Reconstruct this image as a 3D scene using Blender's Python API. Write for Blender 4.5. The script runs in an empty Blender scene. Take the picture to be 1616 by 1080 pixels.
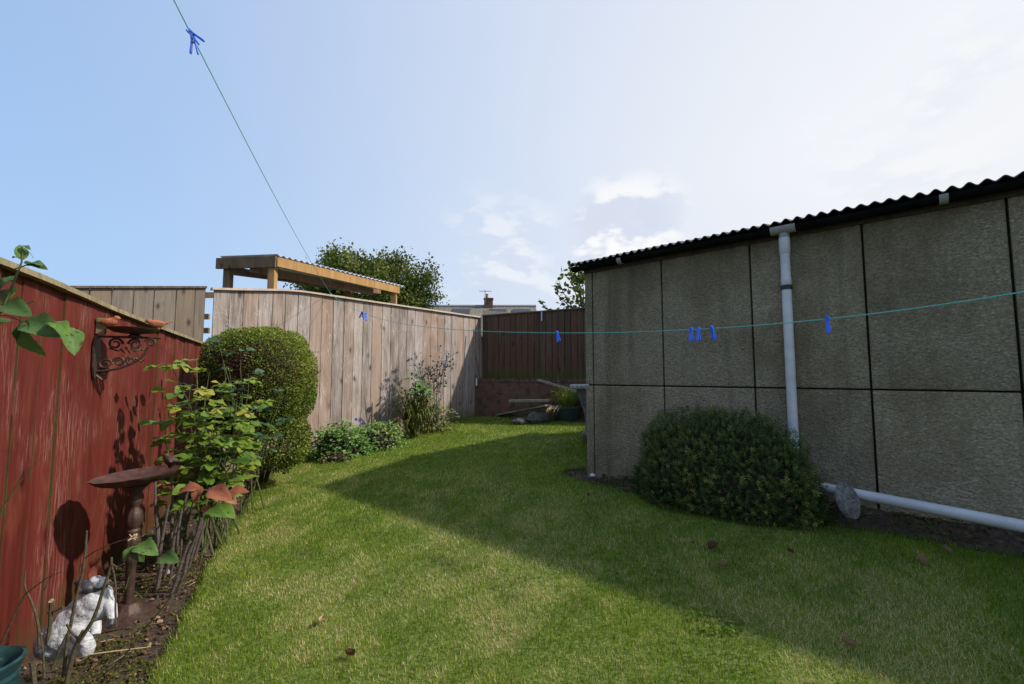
import bpy, math, random
import numpy as np
from mathutils import Vector, Matrix, noise as mnoise
R = math.radians
random.seed(7)
rng = np.random.default_rng(11)
SC = bpy.context.scene
COL = SC.collection
EYE = 1.36
PITCH = R(4.33)
F = 700.0

# ------------------------------------------------------------------ camera
cam_d = bpy.data.cameras.new('camera')
cam = bpy.data.objects.new('camera', cam_d)
COL.objects.link(cam)
cam.location = (0, 0, EYE)
cam.rotation_euler = (R(90) + PITCH, 0, 0)
cam_d.sensor_width = 36
cam_d.lens = F / 1616 * 36
cam_d.clip_start = 0.05
cam_d.clip_end = 2000
SC.camera = cam

# ------------------------------------------------------------------ light
SUN_AZ = (0.996, -0.087)          # towards the sun, horizontal
SUN_EL = math.atan(0.87)
sd = bpy.data.lights.new('sun', 'SUN')
sd.energy = 5.0
sd.angle = R(1.6)
sd.color = (1.0, 0.93, 0.82)
sun = bpy.data.objects.new('sun', sd)
COL.objects.link(sun)
sun.location = (20, -2, 20)
tosun = Vector((SUN_AZ[0] * math.cos(SUN_EL), SUN_AZ[1] * math.cos(SUN_EL), math.sin(SUN_EL)))
sun.rotation_euler = tosun.to_track_quat('Z', 'Y').to_euler()
SC.view_settings.view_transform = 'Standard'
SC.view_settings.look = 'None'
SC.view_settings.gamma = 1
SC.view_settings.exposure = 0.0
SC.cycles.max_bounces = 8
SC.cycles.transparent_max_bounces = 8


# ------------------------------------------------------------------ pixel helpers (photo pixels 1616x1080)
def ray(px, py):
    u = (px - 808) / F
    v = (540 - py) / F
    return Vector((u, math.cos(PITCH) - v * math.sin(PITCH), math.sin(PITCH) + v * math.cos(PITCH)))


def at(px, py, Y):
    r = ray(px, py)
    return Vector((0, 0, EYE)) + r * (Y / r.y)


def gz(x, y):
    x = min(max(x, -7), 8)
    y = min(max(y, -4), 13)
    return 0.068 * x + 0.0575 * y


def gza(x, y):
    return 0.068 * np.clip(x, -7, 8) + 0.0575 * np.clip(y, -4, 13)


def G(px, py, dz=0.0):
    r = ray(px, py)
    # EYE + t r.z = .068 t r.x + .0575 t r.y + dz
    t = (EYE - dz) / (0.068 * r.x + 0.0575 * r.y - r.z)
    return Vector((0, 0, EYE)) + r * t


def onwall(px, py, A, d):
    """point where the pixel ray meets the vertical plane through A (2D) along d (2D)"""
    r = ray(px, py)
    n = (-d[1], d[0])
    t = (A[0] * n[0] + A[1] * n[1]) / (r.x * n[0] + r.y * n[1])
    return Vector((0, 0, EYE)) + r * t


# ------------------------------------------------------------------ node helpers
class NT:
    def __init__(s, tree):
        s.t = tree
        s.n = tree.nodes
        s.l = tree.links

    def put(s, sock, v):
        if v is None:
            return
        if isinstance(v, bpy.types.NodeSocket):
            s.l.new(v, sock)
        elif isinstance(v, (tuple, list)) and len(v) == 3 and sock.type == 'RGBA':
            sock.default_value = (*v, 1)
        else:
            sock.default_value = v

    def node(s, typ, ins=None, **props):
        nd = s.n.new(typ)
        for k, v in props.items():
            setattr(nd, k, v)
        for k, v in (ins or {}).items():
            s.put(nd.inputs[k], v)
        return nd

    def math(s, op, a, b=None, c=None, clamp=False):
        nd = s.node('ShaderNodeMath', operation=op, use_clamp=clamp)
        s.put(nd.inputs[0], a)
        s.put(nd.inputs[1], b)
        s.put(nd.inputs[2], c)
        return nd.outputs[0]

    def mix(s, f, a, b, mode='MIX'):
        nd = s.node('ShaderNodeMix', data_type='RGBA', blend_type=mode, clamp_factor=True)
        s.put(nd.inputs[0], f)
        s.put(nd.inputs[6], a)
        s.put(nd.inputs[7], b)
        return nd.outputs[2]

    def ramp(s, f, stops, interp='LINEAR'):
        nd = s.node('ShaderNodeValToRGB')
        cr = nd.color_ramp
        cr.interpolation = interp
        while len(cr.elements) < len(stops):
            cr.elements.new(0.5)
        for e, (p, c) in zip(cr.elements, stops):
            e.position = p
            e.color = (*c, 1) if isinstance(c, (tuple, list)) else (c, c, c, 1)
        s.put(nd.inputs[0], f)
        return nd.outputs[0]

    def smooth(s, v, lo, hi):
        nd = s.node('ShaderNodeMapRange', interpolation_type='SMOOTHSTEP', clamp=True)
        s.put(nd.inputs[0], v)
        s.put(nd.inputs[1], lo)
        s.put(nd.inputs[2], hi)
        return nd.outputs[0]

    def noise(s, vec, scale, detail=3, rough=0.55, dist=0.0):
        nd = s.node('ShaderNodeTexNoise')
        s.put(nd.inputs['Vector'], vec)
        nd.inputs['Scale'].default_value = scale
        nd.inputs['Detail'].default_value = detail
        nd.inputs['Roughness'].default_value = rough
        nd.inputs['Distortion'].default_value = dist
        return nd.outputs[0]

    def scaled(s, vec, sc, off=None):
        nd = s.node('ShaderNodeVectorMath', operation='MULTIPLY')
        s.put(nd.inputs[0], vec)
        nd.inputs[1].default_value = sc
        o = nd.outputs[0]
        if off is not None:
            n2 = s.node('ShaderNodeVectorMath', operation='ADD')
            s.put(n2.inputs[0], o)
            s.put(n2.inputs[1], off)
            o = n2.outputs[0]
        return o

    def bump(s, h, strength, dist=0.01, normal=None):
        nd = s.node('ShaderNodeBump')
        s.put(nd.inputs['Height'], h)
        nd.inputs['Strength'].default_value = strength
        nd.inputs['Distance'].default_value = dist
        s.put(nd.inputs['Normal'], normal)
        return nd.outputs[0]


def new_mat(name):
    m = bpy.data.materials.new(name)
    m.use_nodes = True
    t = NT(m.node_tree)
    b = m.node_tree.nodes['Principled BSDF']
    return m, t, b


def objco(t):
    return t.node('ShaderNodeTexCoord').outputs['Object']


def attr(t, name='tone'):
    return t.node('ShaderNodeAttribute', attribute_name=name).outputs['Fac']


# ------------------------------------------------------------------ world
w = bpy.data.worlds.new('World')
SC.world = w
w.use_nodes = True
wt = NT(w.node_tree)
bg = w.node_tree.nodes['Background']
bg.inputs['Strength'].default_value = 0.14
sky = wt.node('ShaderNodeTexSky', sky_type='NISHITA')
sky.sun_disc = False
sky.sun_elevation = SUN_EL
sky.sun_rotation = math.atan2(SUN_AZ[0], SUN_AZ[1])
sky.air_density = 1.0
sky.dust_density = 1.6
sky.ozone_density = 1.5
dv = wt.node('ShaderNodeTexCoord').outputs['Generated']
sep = wt.node('ShaderNodeSeparateXYZ', {0: dv})


def dirdot(px, py):
    d = ray(px, py).normalized()
    nd = wt.node('ShaderNodeVectorMath', operation='DOT_PRODUCT')
    wt.put(nd.inputs[0], dv)
    nd.inputs[1].default_value = d
    return nd.outputs['Value']


hz = wt.math('MAXIMUM', sep.outputs[2], 0.02)
base = wt.mix(wt.smooth(sep.outputs[2], 0.75, 0.05), (2.6, 3.95, 6.4), (3.1, 4.65, 6.95))
skyc = wt.mix(0.84, sky.outputs[0], base)
# pale veil of thin cloud that thickens towards the right-hand sky
mr = wt.node('ShaderNodeMapRange', clamp=True)
wt.put(mr.inputs[0], dirdot(2100, 200))
mr.inputs[1].default_value = -0.28
mr.inputs[2].default_value = 0.98
veil = wt.math('POWER', mr.outputs[0], 1.35)
vn = wt.noise(wt.scaled(dv, (1.2, 1.2, 3.0)), 1.3, 4, 0.5)
veil = wt.math('MULTIPLY', veil, wt.math('ADD', 0.9, wt.math('MULTIPLY', vn, 0.2)), clamp=True)
skyc = wt.mix(veil, skyc, (6.5, 6.6, 6.8))
lowv = wt.math('MULTIPLY', wt.smooth(sep.outputs[2], 0.42, 0.0), wt.smooth(dirdot(1000, 480), 0.55, 0.98))
skyc = wt.mix(wt.math('MULTIPLY', lowv, 0.35), skyc, (4.7, 5.2, 6.3))
# cumulus banks low in the sky
cn = wt.noise(wt.scaled(dv, (1, 1, 1.9)), 6.5, 7, 0.56, 0.15)
cn2 = wt.noise(wt.scaled(dv, (1, 1, 1.9), (0.02, 0.0, 0.06)), 6.5, 4, 0.5, 0.15)
m1 = wt.smooth(dirdot(985, 372), 0.985, 0.9995)
m2 = wt.smooth(dirdot(800, 425), 0.975, 1.0)
m3 = wt.smooth(dirdot(1480, 190), 0.97, 1.0)
mk = wt.math('MAXIMUM', m1, wt.math('MAXIMUM', wt.math('MULTIPLY', m2, 0.55), wt.math('MULTIPLY', m3, 0.35)))
cl = wt.smooth(wt.math('ADD', cn, wt.math('MULTIPLY', mk, 0.30)), 0.50, 0.80)
cl = wt.math('MULTIPLY', cl, wt.math('ADD', 0.0, wt.math('MULTIPLY', mk, 0.95)), clamp=True)
cc = wt.mix(wt.smooth(wt.math('SUBTRACT', cn2, cn), -0.07, 0.05), (7.0, 7.0, 7.1), (4.9, 5.3, 6.2))
skyc = wt.mix(cl, skyc, cc)
wt.put(bg.inputs['Color'], skyc)


# ------------------------------------------------------------------ materials
def mat_wood(name, c_lo, c_hi, c_gap, knots=0.0, grain=1.0, algae=None, wear=None, warm=None, rough=0.85, streak=None, patch=None):
    m, t, b = new_mat(name)
    oc = objco(t)
    tone = attr(t)
    uv = t.node('ShaderNodeSeparateXYZ', {0: t.node('ShaderNodeUVMap').outputs[0]})
    off = t.node('ShaderNodeCombineXYZ', {0: t.math('MULTIPLY', tone, 37.0), 1: 0.0, 2: t.math('MULTIPLY', tone, 91.0)}).outputs[0]
    co = t.scaled(oc, (1, 1, 1), off)
    g1 = t.noise(t.scaled(co, (46 * grain, 46 * grain, 2.0)), 1.0, 7, 0.75, 0.8)
    g2 = t.noise(t.scaled(co, (9, 9, 0.9)), 1.0, 3, 0.5, 1.2)
    f = t.math('ADD', t.math('MULTIPLY', g1, 0.6), t.math('MULTIPLY', g2, 0.4))
    f = t.smooth(f, 0.34, 0.66)
    col = t.mix(f, c_lo, c_hi)
    col = t.mix(t.math('MULTIPLY', t.math('ABSOLUTE', t.math('SUBTRACT', tone, 0.5)), 0.7), col, t.mix(t.math('GREATER_THAN', tone, 0.5), c_lo, c_hi))
    if warm:
        col = t.mix(t.math('MULTIPLY', t.smooth(t.math('FRACT', t.math('MULTIPLY', tone, 7.3)), 0.45, 1.0), 0.75), col, t.mix(0.75, col, warm))
    if patch:
        pn = t.smooth(t.noise(t.scaled(co, (5, 5, 1.3)), 1.0, 4, 0.6, 0.8), 0.52, 0.70)
        col = t.mix(t.math('MULTIPLY', pn, 0.6), col, patch)
    if knots > 0:
        vo = t.node('ShaderNodeTexVoronoi', feature='F1')
        t.put(vo.inputs['Vector'], t.scaled(co, (6.0, 0.0, 3.0)))
        vo.inputs['Scale'].default_value = 1.0
        k = t.smooth(vo.outputs['Distance'], 0.15, 0.07)
        sc = t.node('ShaderNodeSeparateColor', {0: vo.outputs['Color']}).outputs[0]
        k = t.math('MULTIPLY', k, t.math('GREATER_THAN', sc, 1 - knots))
        col = t.mix(t.math('MULTIPLY', k, 0.85), col, tuple(v * 0.32 for v in c_lo))
        ring = t.smooth(vo.outputs['Distance'], 0.26, 0.10)
        ring = t.math('MULTIPLY', ring, t.math('GREATER_THAN', sc, 1 - knots))
        col = t.mix(t.math('MULTIPLY', ring, 0.5), col, tuple(v * 0.6 for v in c_lo))
    if wear:
        wn = t.noise(t.scaled(co, (60, 60, 4)), 1.0, 5, 0.7, 1.5)
        wn2 = t.noise(t.scaled(oc, (2.2, 2.2, 1.6)), 1.0, 3, 0.6)
        wf = t.math('MULTIPLY', t.smooth(wn, 0.50, 0.70), t.smooth(wn2, 0.44, 0.62))
        col = t.mix(t.math('MULTIPLY', wf, 0.8), col, wear)
        # curved scuff marks
        ws = t.node('ShaderNodeTexWave', wave_type='RINGS', rings_direction='Y')
        t.put(ws.inputs['Vector'], t.scaled(oc, (2.0, 2.0, 1.2)))
        ws.inputs['Scale'].default_value = 4.0
        ws.inputs['Distortion'].default_value = 6.0
        sc2 = t.math('MULTIPLY', t.smooth(ws.outputs['Fac'], 0.93, 1.0), t.smooth(wn2, 0.50, 0.62))
        col = t.mix(t.math('MULTIPLY', sc2, 0.35), col, wear)
    if streak:
        sn = t.noise(t.scaled(oc, (22, 22, 0.35)), 1.0, 3, 0.5)
        col = t.mix(t.math('MULTIPLY', t.smooth(sn, 0.56, 0.68), 0.5), col, streak)
    edge = t.math('ABSOLUTE', t.math('SUBTRACT', uv.outputs[0], 0.5))
    ef = t.smooth(t.math('ADD', edge, t.math('MULTIPLY', t.math('SUBTRACT', t.noise(t.scaled(oc, (3, 3, 5)), 1.0, 4, 0.7), 0.5), 0.07)), 0.455, 0.5)
    en = t.noise(t.scaled(oc, (8, 8, 3)), 1.0, 4, 0.6)
    col = t.mix(t.math('MULTIPLY', ef, t.smooth(en, 0.3, 0.6)), col, c_gap)
    if algae:
        an = t.math('ADD', t.smooth(uv.outputs[1], 0.45, 0.0), t.math('MULTIPLY', t.math('SUBTRACT', t.noise(t.scaled(oc, (12, 12, 4)), 1.0, 4, 0.6), 0.5), 1.1))
        col = t.mix(t.math('MULTIPLY', t.smooth(an, 0.35, 1.0), 0.75), col, algae)
    nu_ = t.math('MULTIPLY', t.math('SUBTRACT', edge, 0.27), 0.19)
    nz_ = t.math('MULTIPLY', t.math('SUBTRACT', t.math('FRACT', t.math('ADD', t.math('DIVIDE', uv.outputs[1], 0.74), t.math('MULTIPLY', tone, 0.03))), 0.5), 0.74)
    nd_ = t.math('SQRT', t.math('ADD', t.math('MULTIPLY', nu_, nu_), t.math('MULTIPLY', nz_, nz_)))
    col = t.mix(t.math('MULTIPLY', t.smooth(nd_, 0.0065, 0.0035), 0.85), col, (0.03, 0.02, 0.015))
    t.put(b.inputs['Base Color'], col)
    b.inputs['Roughness'].default_value = rough
    b.inputs['Specular IOR Level'].default_value = 0.12
    t.put(b.inputs['Normal'], t.bump(g1, 0.35, 0.004))
    return m


def mat_simple(name, col, rough=0.6, metal=0.0, var=0.25, scale=20.0, bump=0.0, spec=0.5, col2=None, bscale=None):
    m, t, b = new_mat(name)
    oc = objco(t)
    n = t.noise(oc, scale, 5, 0.6)
    c2 = col2 or tuple(v * (1 - var) for v in col)
    c = t.mix(t.smooth(n, 0.35, 0.65), c2, col)
    t.put(b.inputs['Base Color'], c)
    b.inputs['Roughness'].default_value = rough
    b.inputs['Metallic'].default_value = metal
    b.inputs['Specular IOR Level'].default_value = spec
    if bump:
        t.put(b.inputs['Normal'], t.bump(t.noise(oc, bscale or scale * 2, 5, 0.6), bump, 0.006))
    return m


def mat_leaf(name, stops, trans=0.35, rough=0.5, spec=0.4, spots=None, tone_noise=0.0, blot=None):
    m, t, b = new_mat(name)
    tone = attr(t)
    if tone_noise:
        tone = t.math('ADD', tone, t.math('MULTIPLY', t.math('SUBTRACT', t.noise(objco(t), 30.0, 3), 0.5), tone_noise), clamp=True)
    col = t.ramp(tone, stops)
    if spots:
        sn = t.smooth(t.noise(objco(t), 55.0, 3, 0.5), 0.60, 0.68)
        col = t.mix(t.math('MULTIPLY', sn, 0.8), col, spots)
    if blot:
        bn_ = t.noise(objco(t), 16.0, 3, 0.5)
        col = t.mix(t.math('MULTIPLY', t.smooth(bn_, 0.60, 0.70), 0.8), col, blot)
        vn_ = t.noise(objco(t), 90.0, 4, 0.6)
        col = t.mix(t.math('MULTIPLY', t.smooth(vn_, 0.4, 0.7), 0.35), col, t.mix(1.0, col, (1.5, 1.35, 1.2), 'MULTIPLY'))
        t.put(b.inputs['Normal'], t.bump(vn_, .4, .002))
    t.put(b.inputs['Base Color'], col)
    b.inputs['Roughness'].default_value = rough
    b.inputs['Specular IOR Level'].default_value = spec * 0.45
    tr = t.node('ShaderNodeBsdfTranslucent')
    t.put(tr.inputs['Color'], t.mix(0.5, col, t.mix(1.0, col, (1.3, 1.25, 0.5), 'MULTIPLY')))
    ms = t.node('ShaderNodeMixShader')
    ms.inputs[0].default_value = trans
    t.l.new(b.outputs[0], ms.inputs[1])
    t.l.new(tr.outputs[0], ms.inputs[2])
    t.l.new(ms.outputs[0], m.node_tree.nodes['Material Output'].inputs[0])
    return m


M = {}
M['grey_wood'] = mat_wood('weathered_grey_wood', (0.15, 0.117, 0.10), (0.45, 0.38, 0.345), (0.09, 0.07, 0.055), knots=0.8, warm=(0.33, 0.21, 0.14), wear=(0.60, 0.54, 0.50), algae=(0.16, 0.14, 0.07), patch=(0.19, 0.135, 0.10))
M['old_wood'] = mat_wood('older_grey_wood', (0.13, 0.105, 0.085), (0.26, 0.215, 0.175), (0.06, 0.05, 0.04), knots=0.7, warm=(0.24, 0.17, 0.11))
M['red_wood'] = mat_wood('red_stained_wood', (0.080, 0.0135, 0.0095), (0.150, 0.028, 0.021), (0.085, 0.060, 0.022), knots=0.45, algae=(0.070, 0.045, 0.018), wear=(0.30, 0.17, 0.135), patch=(0.18, 0.050, 0.031), rough=0.7)
M['brown_wood'] = mat_wood('dark_brown_wood', (0.062, 0.037, 0.025), (0.145, 0.088, 0.058), (0.012, 0.008, 0.006), knots=0.25, algae=(0.075, 0.085, 0.02), warm=(0.14, 0.06, 0.035))
M['cap_red'] = mat_wood('mossy_capping', (0.13, 0.105, 0.055), (0.33, 0.27, 0.17), (0.09, 0.09, 0.03), knots=0.0, patch=(0.14, 0.15, 0.05))
M['cap_pale'] = mat_wood('pale_capping', (0.36, 0.28, 0.21), (0.56, 0.45, 0.35), (0.2, 0.15, 0.1))
M['cap_brown'] = mat_wood('dark_capping', (0.07, 0.05, 0.035), (0.17, 0.13, 0.09), (0.05, 0.03, 0.02))
M['orange_wood'] = mat_wood('orange_treated_beam', (0.30, 0.165, 0.065), (0.48, 0.29, 0.13), (0.3, 0.15, 0.05), knots=0.2)
M['brown_beam'] = mat_wood('brown_beam', (0.12, 0.075, 0.045), (0.24, 0.155, 0.095), (0.1, 0.06, 0.04), knots=0.3)
M['pink_beam'] = mat_wood('inner_joist', (0.19, 0.11, 0.075), (0.34, 0.22, 0.155), (0.15, 0.08, 0.05), knots=0.3)
M['plank_old'] = mat_wood('rotten_plank', (0.16, 0.13, 0.09), (0.40, 0.34, 0.25), (0.1, 0.08, 0.05), patch=(0.09, 0.09, 0.04))
M['iron'] = mat_simple('rusty_cast_iron', (0.085, 0.045, 0.03), 0.55, 0.35, 0.5, 35, 0.5, col2=(0.045, 0.028, 0.024))
M['rust'] = mat_simple('orange_rust', (0.42, 0.155, 0.06), 0.8, 0.0, 0.4, 60, 0.3, col2=(0.25, 0.075, 0.03))
M['pipe'] = mat_simple('pale_plastic_pipe', (0.60, 0.59, 0.61), 0.42, 0, 0.22, 5, 0.0)
M['pipe_grey'] = mat_simple('grey_plastic_fitting', (0.30, 0.30, 0.29), 0.5, 0, 0.2, 9)
M['black'] = mat_simple('black_plastic', (0.012, 0.012, 0.013), 0.45, 0, 0.3, 9)
M['bluep'] = mat_simple('blue_plastic', (0.035, 0.15, 0.85), 0.3, 0, 0.1, 40)
M['spring'] = mat_simple('wire_spring', (0.35, 0.35, 0.36), 0.35, 0.9, 0.1, 40)
M['line'] = mat_simple('green_line', (0.12, 0.50, 0.45), 0.5, 0, 0.2, 200)
M['stem_g'] = mat_simple('green_stem', (0.095, 0.115, 0.035), 0.6, 0, 0.45, 30)
M['stem_b'] = mat_simple('brown_stem', (0.085, 0.068, 0.036), 0.85, 0, 0.5, 50, 0.4)
M['stem_grey'] = mat_simple('grey_bark', (0.12, 0.095, 0.078), 0.9, 0, 0.5, 60, 0.6)
M['stem_pale'] = mat_simple('dry_straw_stem', (0.50, 0.38, 0.23), 0.8, 0, 0.3, 60)
M['trunk'] = mat_simple('tree_bark', (0.10, 0.08, 0.06), 0.9, 0, 0.5, 14, 0.6)
M['white'] = mat_simple('white_marker', (0.75, 0.75, 0.72), 0.5, 0, 0.1, 9)
M['soil'] = None


def mat_soil():
    m, t, b = new_mat('dark_bed_soil')
    oc = objco(t)
    n = t.noise(oc, 26, 6, 0.7)
    n2 = t.noise(oc, 3.0, 4, 0.6)
    col = t.ramp(n, [(0.3, (0.018, 0.013, 0.009)), (0.5, (0.05, 0.033, 0.022)), (0.66, (0.11, 0.07, 0.045)), (0.75, (0.2, 0.15, 0.10))])
    col = t.mix(t.math('MULTIPLY', t.smooth(n2, 0.5, 0.62), 0.5), col, (0.06, 0.065, 0.015))
    t.put(b.inputs['Base Color'], col)
    b.inputs['Roughness'].default_value = 0.95
    t.put(b.inputs['Normal'], t.bump(n, 1.0, 0.02))
    return m


M['soil'] = mat_soil()


def mat_lawn():
    m, t, b = new_mat('lawn_thatch')
    oc = objco(t)
    n = t.noise(oc, 60, 5, 0.7)
    n2 = t.noise(oc, 2.2, 4, 0.6)
    col = t.ramp(n, [(0.3, (0.055, 0.095, 0.010)), (0.5, (0.12, 0.17, 0.022)), (0.7, (0.22, 0.22, 0.07))])
    col = t.mix(t.math('MULTIPLY', t.smooth(n2, 0.5, 0.7), 0.5), col, (0.17, 0.14, 0.06))
    t.put(b.inputs['Base Color'], col)
    b.inputs['Roughness'].default_value = 0.95
    t.put(b.inputs['Normal'], t.bump(n, 0.8, 0.01))
    return m


M['lawn'] = mat_lawn()


def mat_field():
    m, t, b = new_mat('neighbouring_ground')
    n = t.noise(objco(t), 3, 5, 0.7)
    t.put(b.inputs['Base Color'], t.ramp(n, [(0.3, (0.05, 0.07, 0.015)), (0.7, (0.12, 0.13, 0.04))]))
    b.inputs['Roughness'].default_value = 0.95
    return m


M['field'] = mat_field()


def mat_roughcast():
    m, t, b = new_mat('roughcast_concrete')
    oc = objco(t)
    h = t.noise(t.scaled(oc, (1, 1, 1.25)), 74, 6, 0.68, 0.0)
    h2 = t.noise(t.scaled(oc, (1, 1, 1.5)), 36, 4, 0.6)
    hh = t.math('ADD', t.math('MULTIPLY', t.smooth(h, 0.36, 0.66), 0.55), t.math('MULTIPLY', t.smooth(h2, 0.38, 0.62), 0.7))
    big = t.noise(t.scaled(oc, (1.1, 1.1, 0.7)), 1.6, 4, 0.6)
    col = t.ramp(h, [(0.3, (0.19, 0.148, 0.098)), (0.48, (0.38, 0.31, 0.21)), (0.7, (0.60, 0.51, 0.36))])
    col = t.mix(t.math('MULTIPLY', t.smooth(big, 0.40, 0.66), 0.6), col, (0.165, 0.128, 0.070))
    run = t.noise(t.scaled(oc, (6, 6, 0.25)), 1.0, 4, 0.6)
    col = t.mix(t.math('MULTIPLY', t.smooth(run, 0.52, 0.7), 0.3), col, (0.095, 0.074, 0.046))
    sp = t.node('ShaderNodeTexVoronoi')
    t.put(sp.inputs['Vector'], oc)
    sp.inputs['Scale'].default_value = 95
    sc = t.node('ShaderNodeSeparateColor', {0: sp.outputs['Color']}).outputs[0]
    spk = t.math('MULTIPLY', t.smooth(sp.outputs['Distance'], 0.32, 0.2), t.math('GREATER_THAN', sc, 0.9))
    col = t.mix(t.math('MULTIPLY', spk, 0.6), col, (0.5, 0.45, 0.36))
    pt = attr(t)
    col = t.mix(1.0, col, t.ramp(pt, [(0.0, (.84, .84, .82)), (1.0, (1.14, 1.13, 1.10))]), 'MULTIPLY')
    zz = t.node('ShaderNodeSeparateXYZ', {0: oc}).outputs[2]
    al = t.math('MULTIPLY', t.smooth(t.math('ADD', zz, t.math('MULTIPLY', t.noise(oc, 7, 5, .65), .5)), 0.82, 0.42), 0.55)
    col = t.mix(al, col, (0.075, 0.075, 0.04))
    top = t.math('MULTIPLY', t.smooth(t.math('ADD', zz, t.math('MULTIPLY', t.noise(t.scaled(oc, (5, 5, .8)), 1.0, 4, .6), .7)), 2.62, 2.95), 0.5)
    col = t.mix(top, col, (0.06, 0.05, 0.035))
    t.put(b.inputs['Base Color'], col)
    b.inputs['Roughness'].default_value = 0.95
    b.inputs['Specular IOR Level'].default_value = 0.15
    t.put(b.inputs['Normal'], t.bump(hh, 0.9, 0.013))
    return m


M['roughcast'] = mat_roughcast()
M['joint'] = mat_simple('dark_joint_concrete', (0.05, 0.038, 0.028), 0.9, 0, 0.5, 25, 0.3)
M['cement'] = mat_simple('plain_cement', (0.30, 0.28, 0.25), 0.9, 0, 0.3, 15, 0.4)
M['roofsheet'] = mat_simple('corrugated_cement_sheet', (0.075, 0.072, 0.066), 0.85, 0, 0.6, 12, 0.4, col2=(0.025, 0.025, 0.022))


def mat_brick():
    m, t, b = new_mat('old_red_brick')
    oc = objco(t)
    sp = t.node('ShaderNodeSeparateXYZ', {0: oc})
    v = t.node('ShaderNodeCombineXYZ', {0: t.math('ADD', sp.outputs[0], sp.outputs[1]), 1: sp.outputs[2], 2: 0.0}).outputs[0]
    br = t.node('ShaderNodeTexBrick')
    t.put(br.inputs['Vector'], v)
    br.inputs['Color1'].default_value = (0.18, 0.085, 0.055, 1)
    br.inputs['Color2'].default_value = (0.15, 0.070, 0.048, 1)
    br.inputs['Mortar'].default_value = (0.12, 0.105, 0.085, 1)
    br.inputs['Scale'].default_value = 1.0
    br.inputs['Brick Width'].default_value = 0.225
    br.inputs['Row Height'].default_value = 0.075
    br.inputs['Mortar Size'].default_value = 0.007
    br.inputs['Mortar Smooth'].default_value = 0.3
    n = t.noise(oc, 9, 5, 0.65)
    col = t.mix(t.smooth(n, 0.45, 0.7), br.outputs['Color'], (0.05, 0.04, 0.03))
    n2 = t.noise(oc, 30, 4, 0.7)
    col = t.mix(t.math('MULTIPLY', t.smooth(n2, 0.6, 0.75), 0.5), col, (0.26, 0.20, 0.16))
    t.put(b.inputs['Base Color'], col)
    b.inputs['Roughness'].default_value = 0.92
    hgt = t.math('SUBTRACT', t.math('MULTIPLY', n2, 0.4), br.outputs['Fac'])
    t.put(b.inputs['Normal'], t.bump(hgt, 0.8, 0.01))
    return m


M['brick'] = mat_brick()


# ------------------------------------------------------------------ mesh builder
WM = {}        # world matrices of empties


def tag(o, label=None, cat=None, group=None, kind=None):
    for k, v in (('label', label), ('category', cat), ('group', group), ('kind', kind)):
        if v:
            o[k] = v
    return o


def empty(name, loc=(0, 0, 0), rz=0.0, label=None, cat=None, group=None, rot=None):
    o = bpy.data.objects.new(name, None)
    o.empty_display_size = 0.2
    COL.objects.link(o)
    o.location = loc
    o.rotation_euler = rot if rot else (0, 0, rz)
    WM[o.name] = Matrix.Translation(Vector(loc)) @ o.rotation_euler.to_matrix().to_4x4()
    tag(o, label, cat, group)
    return o


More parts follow.
